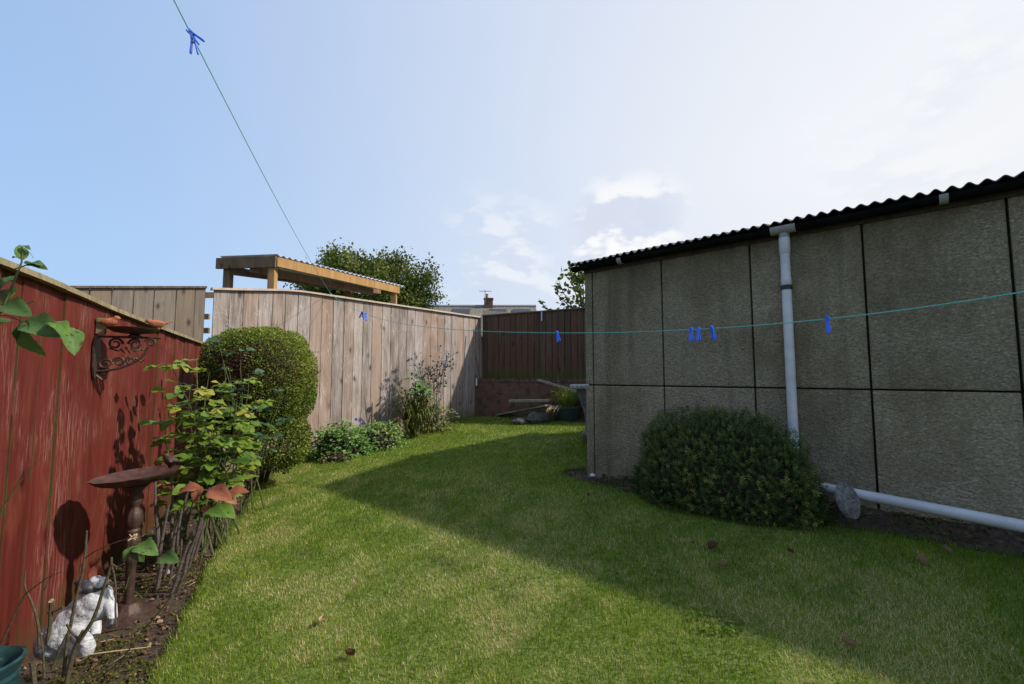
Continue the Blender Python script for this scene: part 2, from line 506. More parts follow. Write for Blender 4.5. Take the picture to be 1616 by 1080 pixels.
class MB:
    def __init__(s):
        s.v = []
        s.f = []
        s.t = []
        s.uv = []

    def add(s, vs, fs, tone=None, uvs=None):
        k = len(s.v)
        tone = random.random() if tone is None else tone
        s.v += [tuple(v) for v in vs]
        for i, f in enumerate(fs):
            s.f.append(tuple(a + k for a in f))
            s.t.append(tone)
            s.uv.append(uvs[i] if uvs else [(0.5, 5.0)] * len(f))
        return s

    def box(s, c, size, rz=0.0, tone=None, mat=None):
        hx, hy, hz_ = size[0] / 2, size[1] / 2, size[2] / 2
        vs = [Vector((x, y, z)) for x in (-hx, hx) for y in (-hy, hy) for z in (-hz_, hz_)]
        m = mat if mat is not None else Matrix.Rotation(rz, 3, 'Z')
        vs = [m @ v + Vector(c) for v in vs]
        fs = [(0, 1, 3, 2), (4, 6, 7, 5), (0, 4, 5, 1), (2, 3, 7, 6), (0, 2, 6, 4), (1, 5, 7, 3)]
        return s.add(vs, fs, tone)

    def beam(s, a, b, w_, h_, tone=None):
        a, b = Vector(a), Vector(b)
        d = (b - a).normalized()
        side = d.cross(Vector((0, 0, 1)))
        side = side.normalized() if side.length > 1e-4 else Vector((1, 0, 0))
        up = side.cross(d)
        L = (b - a).length
        m = Matrix((side, d, up)).transposed()
        return s.box((a + b) / 2, (w_, L, h_), tone=tone, mat=m)

    def plank(s, x0, x1, z0a, z0b, z1a, z1b, y0, y1, tone=None, skew=0.0):
        """a board standing in the local xz plane; front face at y0"""
        vs = [(x0, y0, z0a), (x1, y0 + skew, z0b), (x1 , y0 + skew, z1b), (x0, y0, z1a), (x0, y1, z0a), (x1, y1, z0b), (x1, y1, z1b), (x0, y1, z1a)]
        fs = [(0, 1, 2, 3), (5, 4, 7, 6), (4, 0, 3, 7), (1, 5, 6, 2), (3, 2, 6, 7), (4, 5, 1, 0)]
        h = z1a - z0a
        uv = [[(0, 0), (1, 0), (1, h), (0, h)], [(1, 0), (0, 0), (0, h), (1, h)], [(0, 0), (0, 0), (0, h), (0, h)], [(1, 0), (1, 0), (1, h), (1, h)], [(0.5, h)] * 4, [(0.5, 0)] * 4]
        return s.add(vs, fs, tone, uv)

    def tube(s, pts, rad, seg=8, tone=None, cap=True):
        pts = [Vector(p) for p in pts]
        n = len(pts)
        rads = rad if isinstance(rad, (list, tuple)) else [rad] * n
        vs, fs = [], []
        prev = None
        for i, p in enumerate(pts):
            d = (pts[min(i + 1, n - 1)] - pts[max(i - 1, 0)])
            if d.length < 1e-9:
                d = Vector((0, 0, 1))
            d.normalize()
            if prev is None:
                a = Vector((0, 0, 1)) if abs(d.z) < 0.9 else Vector((1, 0, 0))
                u = d.cross(a).normalized()
            else:
                u = (prev - d * prev.dot(d))
                u = u.normalized() if u.length > 1e-6 else d.orthogonal().normalized()
            prev = u
            w_ = d.cross(u)
            for k in range(seg):
                an = 2 * math.pi * k / seg
                vs.append(p + (u * math.cos(an) + w_ * math.sin(an)) * rads[i])
        for i in range(n - 1):
            for k in range(seg):
                k2 = (k + 1) % seg
                fs.append((i * seg + k, i * seg + k2, (i + 1) * seg + k2, (i + 1) * seg + k))
        if cap:
            fs.append(tuple(range(seg - 1, -1, -1)))
            fs.append(tuple((n - 1) * seg + k for k in range(seg)))
        return s.add(vs, fs, tone)

    def lathe(s, prof, seg=32, c=(0, 0, 0), mod=None, mat=None, tone=None):
        vs, fs = [], []
        n = len(prof)
        for i, (r, z) in enumerate(prof):
            for k in range(seg):
                a = 2 * math.pi * k / seg
                rr = r * (mod(a, i) if mod else 1)
                v = Vector((rr * math.cos(a), rr * math.sin(a), z))
                if mat is not None:
                    v = mat @ v
                vs.append(v + Vector(c))
        for i in range(n - 1):
            for k in range(seg):
                k2 = (k + 1) % seg
                fs.append((i * seg + k, i * seg + k2, (i + 1) * seg + k2, (i + 1) * seg + k))
        fs.append(tuple(range(seg - 1, -1, -1)))
        fs.append(tuple((n - 1) * seg + k for k in range(seg)))
        return s.add(vs, fs, tone)

    def build(s, name, mat, parent=None, smooth=False, world=False, bevel=0.0):
        me = bpy.data.meshes.new(name)
        vs = s.v
        if parent is not None and world:
            inv = WM[parent.name].inverted()
            vs = [tuple(inv @ Vector(v)) for v in vs]
        me.from_pydata(vs, [], s.f)
        at_ = me.attributes.new('tone', 'FLOAT', 'FACE')
        at_.data.foreach_set('value', s.t)
        ul = me.uv_layers.new(name='UVMap')
        flat = [c for f in s.uv for p in f for c in p]
        ul.data.foreach_set('uv', flat)
        if smooth:
            me.polygons.foreach_set('use_smooth', [True] * len(me.polygons))
        me.materials.append(mat)
        me.update()
        o = bpy.data.objects.new(name, me)
        COL.objects.link(o)
        if parent is not None:
            o.parent = parent
            if parent.name not in WM:
                WM[parent.name] = Matrix.Identity(4)
        if smooth:
            o.data.set_sharp_from_angle(angle=R(50))
        if bevel:
            bm_ = o.modifiers.new('bevel', 'BEVEL')
            bm_.width = bevel
            bm_.segments = 2
            bm_.limit_method = 'ANGLE'
        WM[o.name] = (WM[parent.name] if parent is not None else Matrix.Identity(4))
        return o


def inst(name, tv, tf, Rm, scale, loc, tone, mat, parent=None, smooth=False):
    """many copies of a small template merged in one mesh; everything in world space"""
    tv = np.asarray(tv, float)
    N = len(loc)
    V = len(tv)
    sc_ = np.asarray(scale, float)
    if sc_.ndim == 1:
        sc_ = sc_[:, None]
    pts = np.einsum('nij,nvj->nvi', Rm, tv[None] * sc_[:, None, :] if sc_.shape[1] > 1 else tv[None] * sc_[:, :, None]) + loc[:, None, :]
    pts = pts.reshape(-1, 3)
    if parent is not None:
        inv = np.array(WM[parent.name].inverted())
        pts = pts @ inv[:3, :3].T + inv[:3, 3]
    sizes = np.array([len(f) for f in tf])
    flat = np.concatenate([np.array(f) for f in tf])
    loops = (flat[None] + (np.arange(N) * V)[:, None]).ravel().astype(np.int32)
    tot = np.tile(sizes, N)
    start = np.concatenate([[0], np.cumsum(tot)[:-1]]).astype(np.int32)
    me = bpy.data.meshes.new(name)
    me.vertices.add(len(pts))
    me.vertices.foreach_set('co', pts.astype(np.float32).ravel())
    me.loops.add(len(loops))
    me.loops.foreach_set('vertex_index', loops)
    me.polygons.add(len(tot))
    me.polygons.foreach_set('loop_start', start)
    me.polygons.foreach_set('use_smooth', np.full(len(tot), smooth))
    me.update(calc_edges=True)
    a = me.attributes.new('tone', 'FLOAT', 'FACE')
    a.data.foreach_set('value', np.repeat(np.asarray(tone, float), len(tf)).astype(np.float32))
    me.materials.append(mat)
    o = bpy.data.objects.new(name, me)
    COL.objects.link(o)
    if parent is not None:
        o.parent = parent
        WM[o.name] = WM[parent.name]
    return o


def norm(a):
    return a / np.maximum(np.linalg.norm(a, axis=-1, keepdims=True), 1e-9)


def frames(d, up):
    """rotation matrices whose y axis is d and whose z axis is near up"""
    d = norm(d)
    x = norm(np.cross(d, up))
    z = np.cross(x, d)
    return np.stack([x, d, z], axis=-1)


def rand_dirs(n):
    return norm(rng.normal(size=(n, 3)))


LEAF2_V = [(0, 0, 0), (-0.34, 0.45, 0.09), (0, 1, 0), (0.34, 0.45, 0.09)]
LEAF2_F = [(0, 3, 2), (0, 2, 1)]
ROSE_V = [(0, 0, 0), (0, 0.3, 0.0), (0, 0.65, -0.02), (0, 1, -0.13),
          (-0.2, 0.12, 0.03), (-0.34, 0.4, 0.06), (-0.27, 0.72, 0.03),
          (0.2, 0.12, 0.03), (0.34, 0.4, 0.06), (0.27, 0.72, 0.03)]
ROSE_F = [(0, 1, 4), (1, 5, 4), (1, 2, 6, 5), (2, 3, 6), (0, 7, 1), (1, 7, 8), (1, 8, 9, 2), (2, 9, 3)]


def leaf_tpl(nl=9, nw=2, width=.36, fold=.10, droop=.22, serr=.03, pw=.85, seed=1):
    g = np.random.default_rng(seed)
    tv, tf = [], []
    cols = 2 * nw + 1
    for i in range(nl + 1):
        t_ = i / nl
        w_ = width * (math.sin(math.pi * min(1, t_ ** pw)) ** .8 if 0 < t_ < 1 else 0) + .004
        w_ *= 1 + serr * (1 if i % 2 else -1)
        for j in range(cols):
            u = (j - nw) / nw
            z = fold * abs(u) * (w_ / width) - droop * t_ ** 2 + .02 * math.sin(5 * t_ + 3 * u) * abs(u) - .05 * u * u * math.sin(9 * t_)
            tv.append((u * w_, t_ - .04 * abs(u) * (1 if i % 2 else .2), z))
    for i in range(nl):
        for j in range(cols - 1):
            a = i * cols + j
            tf.append((a, a + 1, a + cols + 1, a + cols))
    return tv, tf


HI_V, HI_F = leaf_tpl(18, 3, .30, .14, .3)
LIMP_V, LIMP_F = leaf_tpl(14, 3, .34, .16, .34, .0, .8)
MID_V, MID_F = leaf_tpl(7, 1, .34, .07, .16, .03)


def structure(o):
    o['kind'] = 'structure'
    return o

# ================================================================== SETTING
def grid_sheet(name, xs, ys, dz, mat):
    vs = [(x, y, gz(x, y) + dz) for y in ys for x in xs]
    n = len(xs)
    fs = [(j * n + i, j * n + i + 1, (j + 1) * n + i + 1, (j + 1) * n + i) for j in range(len(ys) - 1) for i in range(n - 1)]
    return structure(MB().add(vs, fs).build(name, mat))


grid_sheet('ground', [-400, -7, 8, 400], [-400, -4, 13, 600], -0.035, M['field'])

# garden plan lines
WA = at(925, 593, 4.72)
WD = Vector((0.741, -0.671))                 # garage wall, running towards the camera
C0 = (WA.x, WA.y)
RF0 = Vector((-2.23, 1.93))
RFD = Vector((-0.425, 0.905)).normalized()
K1 = Vector((-3.28, 6.5))
K2 = Vector((-0.69, 9.65))
BD = Vector((0.882, -0.472))
PR0 = RF0 - RFD * 3.2
bed = [(PR0.x - .05, PR0.y), (-4.7, 7.3), (-3.3, 6.9), (K2.x, K2.y + 0.1), (K2.x + BD.x * 5, K2.y + BD.y * 5 + .1), (7.0, 5.5), (6.9, -0.9), (5, -3.0), (0, -3.2)]
structure(MB().add([(x, y, gz(x, y) - 0.022) for x, y in bed], [tuple(range(len(bed)))][:1]).build('flower_bed', M['soil']))

left_px = [(238, 1078), (268, 1020), (300, 960), (330, 893), (362, 842), (388, 800), (412, 765), (445, 738), (478, 718), (505, 705), (535, 698), (575, 691), (634, 677), (690, 665), (735, 657), (765, 653), (800, 654), (850, 660), (900, 667), (960, 672)]
right_px = [(1616, 880), (1500, 858), (1400, 838), (1300, 822), (1180, 807), (1060, 792), (1000, 778), (950, 767), (915, 760), (884, 749), (890, 741), (925, 738)]
lp = [G(x, y, 0.0) for x, y in left_px]
rp = [G(x, y, 0.0) for x, y in right_px]
back = lp[-1]
poly = [(-0.75, -2.9), (-1.05, 0.3)] + [(p.x, p.y) for p in lp]
poly += [(C0[0] + .35, C0[1] + 2.6), (C0[0] + .05, C0[1] + .12)]
poly += [(p.x, p.y) for p in reversed(rp)]
poly += [(4.4, 0.4), (5.6, -2.9)]


def densify(pl, step=0.12, wob=0.018):
    out = []
    for i in range(len(pl)):
        a, b_ = Vector(pl[i]), Vector(pl[(i + 1) % len(pl)])
        k = max(1, int((b_ - a).length / step))
        for j in range(k):
            p = a.lerp(b_, j / k)
            out.append((p.x + wob * mnoise.noise((p.x * 4, p.y * 4, 1.0)), p.y + wob * mnoise.noise((p.x * 4, p.y * 4, 7.0))))
    return out


lawn_poly = densify(poly)
n_ = len(lawn_poly)
mb = MB()
vs = [(x, y, gz(x, y) + 0.0) for x, y in lawn_poly] + [(x, y, gz(x, y) - 0.06) for x, y in lawn_poly]
mb.add(vs, [tuple(range(n_))] + [(i, i + n_, (i + 1) % n_ + n_, (i + 1) % n_) for i in range(n_)])
lawn_o = structure(mb.build('lawn', M['lawn']))


def inside(x, y, pl):
    r = np.zeros(len(x), bool)
    n = len(pl)
    for i in range(n):
        x1, y1 = pl[i]
        x2, y2 = pl[(i + 1) % n]
        if y1 == y2:
            continue
        c = ((y1 > y) != (y2 > y)) & (x < (x2 - x1) * (y - y1) / (y2 - y1) + x1)
        r ^= c
    return r


def wave_noise(x, y, seed, base=1.0, octs=5):
    g = np.random.default_rng(seed)
    o = np.zeros_like(x)
    amp = 1.0
    tot = 0
    f = base
    for k in range(octs):
        for j in range(3):
            a = g.uniform(0, 2 * math.pi)
            ph = g.uniform(0, 6.28)
            wx = x * math.cos(a) + y * math.sin(a)
            o += amp * np.sin(f * wx + ph + 1.7 * np.sin(f * 0.7 * (y * math.cos(a) - x * math.sin(a)) + ph))
        tot += amp * 3
        amp *= 0.7
        f *= 1.9
    return o / tot


# ------------------------------------------------------------------ grass
def grass():
    xs, ys, ws, hs = [], [], [], []
    zones = [(0.9, 2.6, 21000, 0.0026, 0.032), (2.6, 4.0, 14000, 0.0033, 0.032), (4.0, 6.0, 8500, 0.0045, 0.032), (6.0, 10.2, 5200, 0.006, 0.032)]
    for y0, y1, dens, wd, h in zones:
        x0, x1 = -1.25 * y1, 1.25 * y1
        x0 = max(x0, -3.6)
        x1 = min(x1, 4.6)
        n = int((x1 - x0) * (y1 - y0) * dens)
        x = rng.uniform(x0, x1, n)
        y = rng.uniform(y0, y1, n)
        k = (np.abs(x) < 1.25 * y + 0.2)
        x, y = x[k], y[k]
        k = inside(x, y, lawn_poly)
        x, y = x[k], y[k]
        xs.append(x)
        ys.append(y)
        ws.append(np.full(len(x), wd))
        hs.append(np.full(len(x), h))
    x = np.concatenate(xs)
    y = np.concatenate(ys)
    wd = np.concatenate(ws)
    h = np.concatenate(hs)
    N = len(x)
    pn = wave_noise(x, y, 3, 2.6, 6)
    pn2 = wave_noise(x, y, 5, 9.0, 4)
    # straw share grows in dry patches
    dry = np.clip(0.46 + 1.7 * pn + 1.1 * pn2, 0.05, 0.95)
    # blade colour follows the garage's shade: less straw there and at the far end
    dw = np.abs((x - C0[0]) * WD.y - (y - C0[1]) * WD.x)
    dry *= np.clip(0.25 + dw / 1.6, 0.3, 1.0) * np.clip(1.25 - y * 0.09, 0.45, 1)
    isdry = rng.uniform(size=N) < dry * 0.72
    tone = np.where(isdry, rng.uniform(0.66, 1.0, N), np.clip(rng.normal(0.30, 0.15, N) + 0.22 * pn2 + 0.1 * pn, 0, 0.62))
    h = h * 0.88 * rng.uniform(0.5, 1.3, N) * np.where(isdry, 0.85, 1.0) * (1 + 0.5 * pn2)
    lean = np.abs(rng.normal(0, 0.62, N)) + np.where(isdry, 0.6, 0.22)
    lean = np.clip(lean, 0, 1.5)
    az = rng.uniform(0, 2 * math.pi, N)
    dx, dy = np.cos(az), np.sin(az)
    up = np.stack([dx * np.sin(lean), dy * np.sin(lean), np.cos(lean)], -1)
    side = np.stack([-dy, dx, np.zeros(N)], -1)
    nrm = np.cross(side, up)
    Rm = np.stack([side, nrm, up], -1)
    tv = [(-0.5, 0, 0), (0.5, 0, 0), (0.38, -0.06, 0.55), (-0.38, -0.06, 0.55), (0, -0.26, 1.0)]
    tf = [(0, 1, 2, 3), (3, 2, 4)]
    scale = np.stack([wd, h, h], -1)
    loc = np.stack([x, y, gza(x, y) - 0.002], -1)
    m = mat_leaf('grass_blade', [(0.0, (0.055, 0.115, 0.007)), (0.3, (0.155, 0.255, 0.018)), (0.6, (0.31, 0.38, 0.042)), (0.68, (0.42, 0.38, 0.13)), (1.0, (0.70, 0.59, 0.34))], 0.42, 0.8, 0.1)
    o = inst('grass', tv, tf, Rm, scale, loc, tone, m)
    tag(o, 'short mown lawn grass, green with straw coloured dry patches', 'grass', kind='stuff')


grass()

def lawn_weeds():
    spots = [(1128, 985, .12, 'low broad leaved weed patch in the lawn at the lower right')]
    for px, py, r, lab in spots:
        c = G(px, py)
        e = empty('lawn_weed', tuple(c), 0, lab, 'weed')
        N = int(900 * r)
        a = rng.uniform(0, 6.28, N)
        rr = r * np.sqrt(rng.uniform(0, 1, N))
        P = np.stack([c.x + rr * np.cos(a), c.y + rr * .8 * np.sin(a), np.zeros(N)], -1)
        P[:, 2] = gza(P[:, 0], P[:, 1]) + rng.uniform(.004, .020, N)
        d = np.stack([np.cos(a + rng.normal(0, 1, N)), np.sin(a + rng.normal(0, 1, N)), rng.uniform(-.1, .5, N)], -1)
        inst('leaves', MID_V, MID_F, frames(d, norm(np.array([0, 0, 1]) + rng.normal(0, .35, (N, 3)))), rng.uniform(.012, .026, N), P, rng.uniform(.1, .8, N), mat_leaf('weed_leaf', [(0, (.06, .13, .015)), (1, (.20, .30, .04))], .3, .5, .3), e, smooth=True)


lawn_weeds()

# ragged longer tufts along the lawn's edge
def edge_tufts():
    P = np.array(lawn_poly)
    seg = np.roll(P, -1, 0) - P
    k = (P[:, 1] > 1.0) & (np.abs(P[:, 0]) < 1.3 * P[:, 1] + .3) & (P[:, 0] < 3.9)
    idx = np.where(k)[0]
    per = 110
    base = np.repeat(P[idx], per, 0) + np.repeat(seg[idx], per, 0) * rng.uniform(0, 1, (len(idx) * per, 1))
    nn = norm(np.stack([seg[idx][:, 1], -seg[idx][:, 0]], -1))
    nn = np.repeat(nn, per, 0)
    # nn sign: away from the lawn
    c = inside(base[:, 0] + nn[:, 0] * .05, base[:, 1] + nn[:, 1] * .05, lawn_poly)
    nn[c] *= -1
    base += nn * rng.normal(-0.012, 0.014, (len(base), 1))
    N = len(base)
    lean = np.clip(rng.normal(0.6, 0.4, N), 0, 1.5)
    dr = norm(nn + rng.normal(0, 0.6, (N, 2)))
    up = np.stack([dr[:, 0] * np.sin(lean), dr[:, 1] * np.sin(lean), np.cos(lean)], -1)
    side = np.stack([-dr[:, 1], dr[:, 0], np.zeros(N)], -1)
    Rm = np.stack([side, np.cross(side, up), up], -1)
    tv = [(-0.5, 0, 0), (0.5, 0, 0), (0.38, -0.06, 0.55), (-0.38, -0.06, 0.55), (0, -0.3, 1.0)]
    hh = rng.uniform(0.025, 0.06, N)
    sc = np.stack([np.full(N, 0.003) + base[:, 1] * .0004, hh, hh], -1)
    loc = np.stack([base[:, 0], base[:, 1], gza(base[:, 0], base[:, 1]) - 0.02], -1)
    m = mat_leaf('edge_grass_blade', [(0.0, (0.07, 0.13, 0.015)), (0.6, (0.19, 0.27, 0.04)), (0.75, (0.28, 0.28, 0.08)), (1.0, (0.5, 0.42, 0.24))], 0.3, 0.6, 0.25)
    o = inst('edge_grass', tv, [(0, 1, 2, 3), (3, 2, 4)], Rm, sc, loc, np.clip(rng.normal(.4, .25, N), 0, 1), m)
    tag(o, 'longer ragged grass along the cut edge of the lawn', 'grass', kind='stuff')


edge_tufts()


def bank(x, y):
    """soil heaped against the garage foot"""
    nx, ny = -0.671, -0.741
    dd = (x - C0[0]) * nx + (y - C0[1]) * ny
    tt = (x - C0[0]) * WD.x + (y - C0[1]) * WD.y
    k = np.clip(1 - dd / 0.30, 0, 1)
    k = k * k * (3 - 2 * k)
    e = np.clip((tt - 0.1) / 0.9, 0, 1)
    return 0.115 * k * e * (1 + .35 * wave_noise(x, y, 17, 8.0, 4)) * (tt < 6)


def soil_bank():
    xs = np.linspace(0.05, 6.0, 240)
    ds = np.linspace(0.0, 0.40, 14)
    X = C0[0] + WD.x * xs[:, None] - 0.671 * ds[None]
    Y = C0[1] + WD.y * xs[:, None] - 0.741 * ds[None]
    Z = gza(X, Y) + bank(X, Y) - 0.021
    vs = [(X[i, j], Y[i, j], Z[i, j]) for i in range(len(xs)) for j in range(len(ds))]
    n = len(ds)
    fs = [(i * n + j, i * n + j + 1, (i + 1) * n + j + 1, (i + 1) * n + j) for i in range(len(xs) - 1) for j in range(n - 1)]
    structure(MB().add(vs, fs).build('soil_bank', M['soil'], smooth=True))


soil_bank()


# ------------------------------------------------------------------ bed litter, moss
def litter():
    # left bed region between red fence and lawn edge + around the far bed + right strip
    def scatter(n, y0, y1, x0, x1, near=None):
        x = rng.uniform(x0, x1, n)
        y = rng.uniform(y0, y1, n)
        k = inside(x, y, bed) & ~inside(x, y, lawn_poly) & (np.abs(x) < 1.3 * y + .3)
        return x[k], y[k]
    m = mat_leaf('bark_chip', [(0.0, (0.035, 0.022, 0.015)), (0.45, (0.12, 0.065, 0.04)), (0.8, (0.22, 0.13, 0.08)), (1.0, (0.42, 0.33, 0.22))], 0.0, 0.9, 0.15)
    x, y = scatter(60000, 1.2, 7.6, -4.8, 4.6)
    N = len(x)
    near_right = x > 0.3
    sz = rng.uniform(0.006, 0.026, N)
    tv = [(-0.3, -0.5, -0.1), (0.35, -0.45, -0.1), (0.25, 0.5, -0.1), (-0.3, 0.42, -0.1), (-0.2, -0.4, 0.14), (0.28, -0.3, 0.12), (0.15, 0.4, 0.12), (-0.22, 0.34, 0.15)]
    tf = [(4, 5, 6, 7), (0, 1, 5, 4), (1, 2, 6, 5), (2, 3, 7, 6), (3, 0, 4, 7)]
    up = norm(np.stack([rng.normal(0, .45, N), rng.normal(0, .45, N), np.ones(N)], -1))
    Rm = frames(rand_dirs(N), up)
    loc = np.stack([x, y, gza(x, y) + bank(x, y) - 0.02 + rng.uniform(0, .012, N)], -1)
    tone = rng.beta(1.6, 2.2, N) * np.where(near_right, 0.55, 1)
    o = inst('mulch', tv, tf, Rm, sz * rng.uniform(.7, 1.2, N), loc, tone, m)
    tag(o, 'bark chips and dry litter covering the soil of the beds', 'mulch', kind='stuff')
    # dry bits: thin twigs and straw
    x, y = scatter(9000, 1.2, 6.0, -4.2, 4.6)
    k = rng.uniform(size=len(x)) < 0.36
    x, y = x[k], y[k]
    N = len(x)
    tv = [(-.5, 0, 0), (.5, 0, 0), (.35, 1, 0), (-.35, 1, 0), (0, 0, 1), (0, 1, 1)]
    tf = [(0, 1, 2, 3), (0, 4, 5, 3), (4, 1, 2, 5)]
    Rm = frames(norm(rand_dirs(N) * np.array([1, 1, .22])), np.tile([0, 0, 1.], (N, 1)))
    L = rng.uniform(.02, .09, N)
    sc = np.stack([np.full(N, .0025), L, np.full(N, .002)], -1)
    loc = np.stack([x, y, gza(x, y) + bank(x, y) - .008 + rng.uniform(0, .01, N)], -1)
    m = mat_leaf('twig_bit', [(0, (0.07, 0.045, 0.03)), (0.6, (0.18, 0.12, 0.07)), (1, (0.48, 0.37, 0.23))], 0, 0.9, 0.2)
    tag(inst('twig_litter', tv, tf, Rm, sc, loc, rng.uniform(0, 1, N) ** 1.3, m), 'thin dead twigs and straw strewn on the soil', 'litter', kind='stuff')
    # moss cushions
    x, y = scatter(150000, 1.2, 6.0, -4.2, 4.6)
    pn = wave_noise(x, y, 9, 5.0, 4)
    k = (pn > 0.10) & ((y < 3.6) | (x > 0.3))
    x, y, pn = x[k], y[k], pn[k]
    N = len(x)
    print('moss', N)
    tv = [(-.5, -.5, 0), (.5, -.5, 0), (.5, .5, 0), (-.5, .5, 0), (0, 0, .8)]
    tf = [(0, 1, 4), (1, 2, 4), (2, 3, 4), (3, 0, 4)]
    up = norm(np.stack([rng.normal(0, .5, N), rng.normal(0, .5, N), np.ones(N)], -1))
    Rm = frames(rand_dirs(N), up)
    loc = np.stack([x, y, gza(x, y) + bank(x, y) - .022 + np.clip((pn - .1) * .10, 0, .03)], -1)
    m = mat_leaf('moss_tuft', [(0, (0.03, 0.035, 0.006)), (0.6, (0.08, 0.085, 0.014)), (1, (0.16, 0.145, 0.03))], 0.15, 0.9, 0.1)
    tag(inst('moss', tv, tf, Rm, rng.uniform(.004, .012, N), loc, rng.uniform(0, 1, N), m, smooth=True), 'yellow green moss cushions on the bed soil', 'moss', kind='stuff')


litter()


# ================================================================== GARAGE
def garage():
    rz = math.atan2(WD.y, WD.x)
    g = empty('garage', (C0[0], C0[1], 0), rz, 'low grey roughcast concrete panel garage with corrugated roof and pale downpipe', 'garage')
    joints = []
    for px in (937, 1048, 1191, 1374, 1612):
        p = onwall(px, 593, C0, WD)
        joints.append((Vector((p.x, p.y)) - Vector(C0)).dot(WD))
    step = (joints[3] - joints[0]) / 3
    js = [0.0] + joints
    while js[-1] < 6.2:
        js.append(js[-1] + step)
    L = js[-1]
    D = 2.9
    zb, zj, zt = 0.12, 1.262, 2.50
    # dark backing that shows in the joints
    MB().box((L / 2, 0.10, (zb + zt) / 2), (L - 0.02, 0.12, zt - zb), 0).build('joint_frame', M['joint'], g)
    for i in range(len(js) - 1):
        for (a, b_) in ((zb, zj - 0.006), (zj + 0.006, zt)):
            w_ = js[i + 1] - js[i]
            m = MB()
            x0 = js[i] + (0.0065 if i else 0)
            x1 = js[i + 1] - 0.0065
            # panel with raised rim, slightly worn face
            m.box(((x0 + x1) / 2, 0.02, (a + b_) / 2), (x1 - x0, 0.055, b_ - a))
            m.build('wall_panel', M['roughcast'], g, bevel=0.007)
    # end and rear walls
    MB().box((-0.001 + 0.03, D / 2, (zb + zt) / 2), (0.055, D - 0.12, zt - zb)).build('end_wall', M['roughcast'], g)
    MB().box((L - 0.03, D / 2, (zb + zt) / 2), (0.055, D - 0.12, zt - zb)).build('end_wall', M['roughcast'], g)
    MB().box((L / 2, D - 0.03, (zb + zt) / 2), (L, 0.055, zt - zb)).build('rear_wall', M['roughcast'], g)
    rise = math.tan(R(12.5))
    for xx in (0.03, L - 0.03):
        m = MB()
        h = rise * (D / 2)
        v = [(xx - .025, 0.02, zt), (xx - .025, D - .02, zt), (xx - .025, D / 2, zt + h), (xx + .025, 0.02, zt), (xx + .025, D - .02, zt), (xx + .025, D / 2, zt + h)]
        m.add(v, [(0, 1, 2), (5, 4, 3), (0, 3, 4, 1), (1, 4, 5, 2), (2, 5, 3, 0)]).build('gable_wall', M['cement'], g)
    # corrugated roof
    m = MB()
    pitch = 0.0762
    nx = int((L + 0.26) / pitch * 10)
    y0, y1 = -0.125, D / 2
    e0 = 2.553
    vs, fs = [], []
    for side in (0, 1):
        k0 = len(vs)
        for i in range(nx + 1):
            x = -0.13 + i * (L + 0.26) / nx
            wv = (0.0125 + .003 * mnoise.noise((x * 2.3, side, 4.0))) * math.cos(2 * math.pi * x / pitch + .35 * mnoise.noise((x * 1.7, 0, 2.0))) + .004 * mnoise.noise((x * .9, 0, 9.0))
            jag = 0.006 * mnoise.noise((x * 3.1, side, 0.0))
            ya, yb = (y0 + jag, y1) if side == 0 else (D + 0.125, y1)
            za, zb_ = e0 + wv, e0 + rise * (D / 2 + .125) + wv
            lap = 0.004 * math.floor((x + 5) / 0.76) % 0.008
            for (yy, zz) in ((ya, za + lap), (yb, zb_ + lap), (ya, za - 0.008 + lap), (yb, zb_ - 0.008 + lap)):
                vs.append((x, yy, zz))
        for i in range(nx):
            a = k0 + i * 4
            b_ = a + 4
            fs += [(a, b_, b_ + 1, a + 1), (a + 2, a + 3, b_ + 3, b_ + 2), (a, a + 2, b_ + 2, b_), (a + 1, b_ + 1, b_ + 3, a + 3)]
            if i == 0:
                fs.append((a, a + 1, a + 3, a + 2))
    m.add(vs, fs)
    m.build('roof', M['roofsheet'], g, smooth=True)
    m = MB()
    m.tube([(-.14, D / 2, e0 + rise * (D / 2 + .125) + .02), (L + .14, D / 2, e0 + rise * (D / 2 + .125) + .02)], 0.05, 12)
    m.build('ridge_cap', M['roofsheet'], g, smooth=True)
    # eaves fillet board against the wall top
    MB().box((L / 2, -0.018, 2.475), (L, 0.016, 0.05)).build('fascia', M['joint'], g)
    # half round gutter
    m = MB()
    vs, fs = [], []
    ns = 12
    xs = np.arange(-0.1, L + .11, 0.25)
    for x in xs:
        sag = 0.004 * math.sin(x * 2.3)
        for r in (0.047, 0.043):
            for k in range(ns + 1):
                a = math.pi + math.pi * k / ns
                vs.append((x, -0.076 + r * math.cos(a), 2.520 + sag + r * math.sin(a)))
    st = 2 * (ns + 1)
    for i in range(len(xs) - 1):
        for k in range(ns):
            a = i * st + k
            fs.append((a, a + 1, a + 1 + st, a + st))
            a += ns + 1
            fs.append((a, a + st, a + 1 + st, a + 1))
        for e in (0, ns):
            a = i * st + e
            fs.append((a, a + st, a + st + ns + 1, a + ns + 1))
    for i in (0, len(xs) - 1):
        fs.append(tuple(i * st + k for k in range(ns + 1)))
    gt = m.add(vs, fs).build('gutter', mat_simple('dull_black_gutter', (.009, .009, .009), .95, 0, .5, 9, 0, .05), g, smooth=True)

    def loc_x(px, py=480):
        p = onwall(px, py, (C0[0], C0[1]), WD)
        return (Vector((p.x, p.y)) - Vector(C0)).dot(WD)
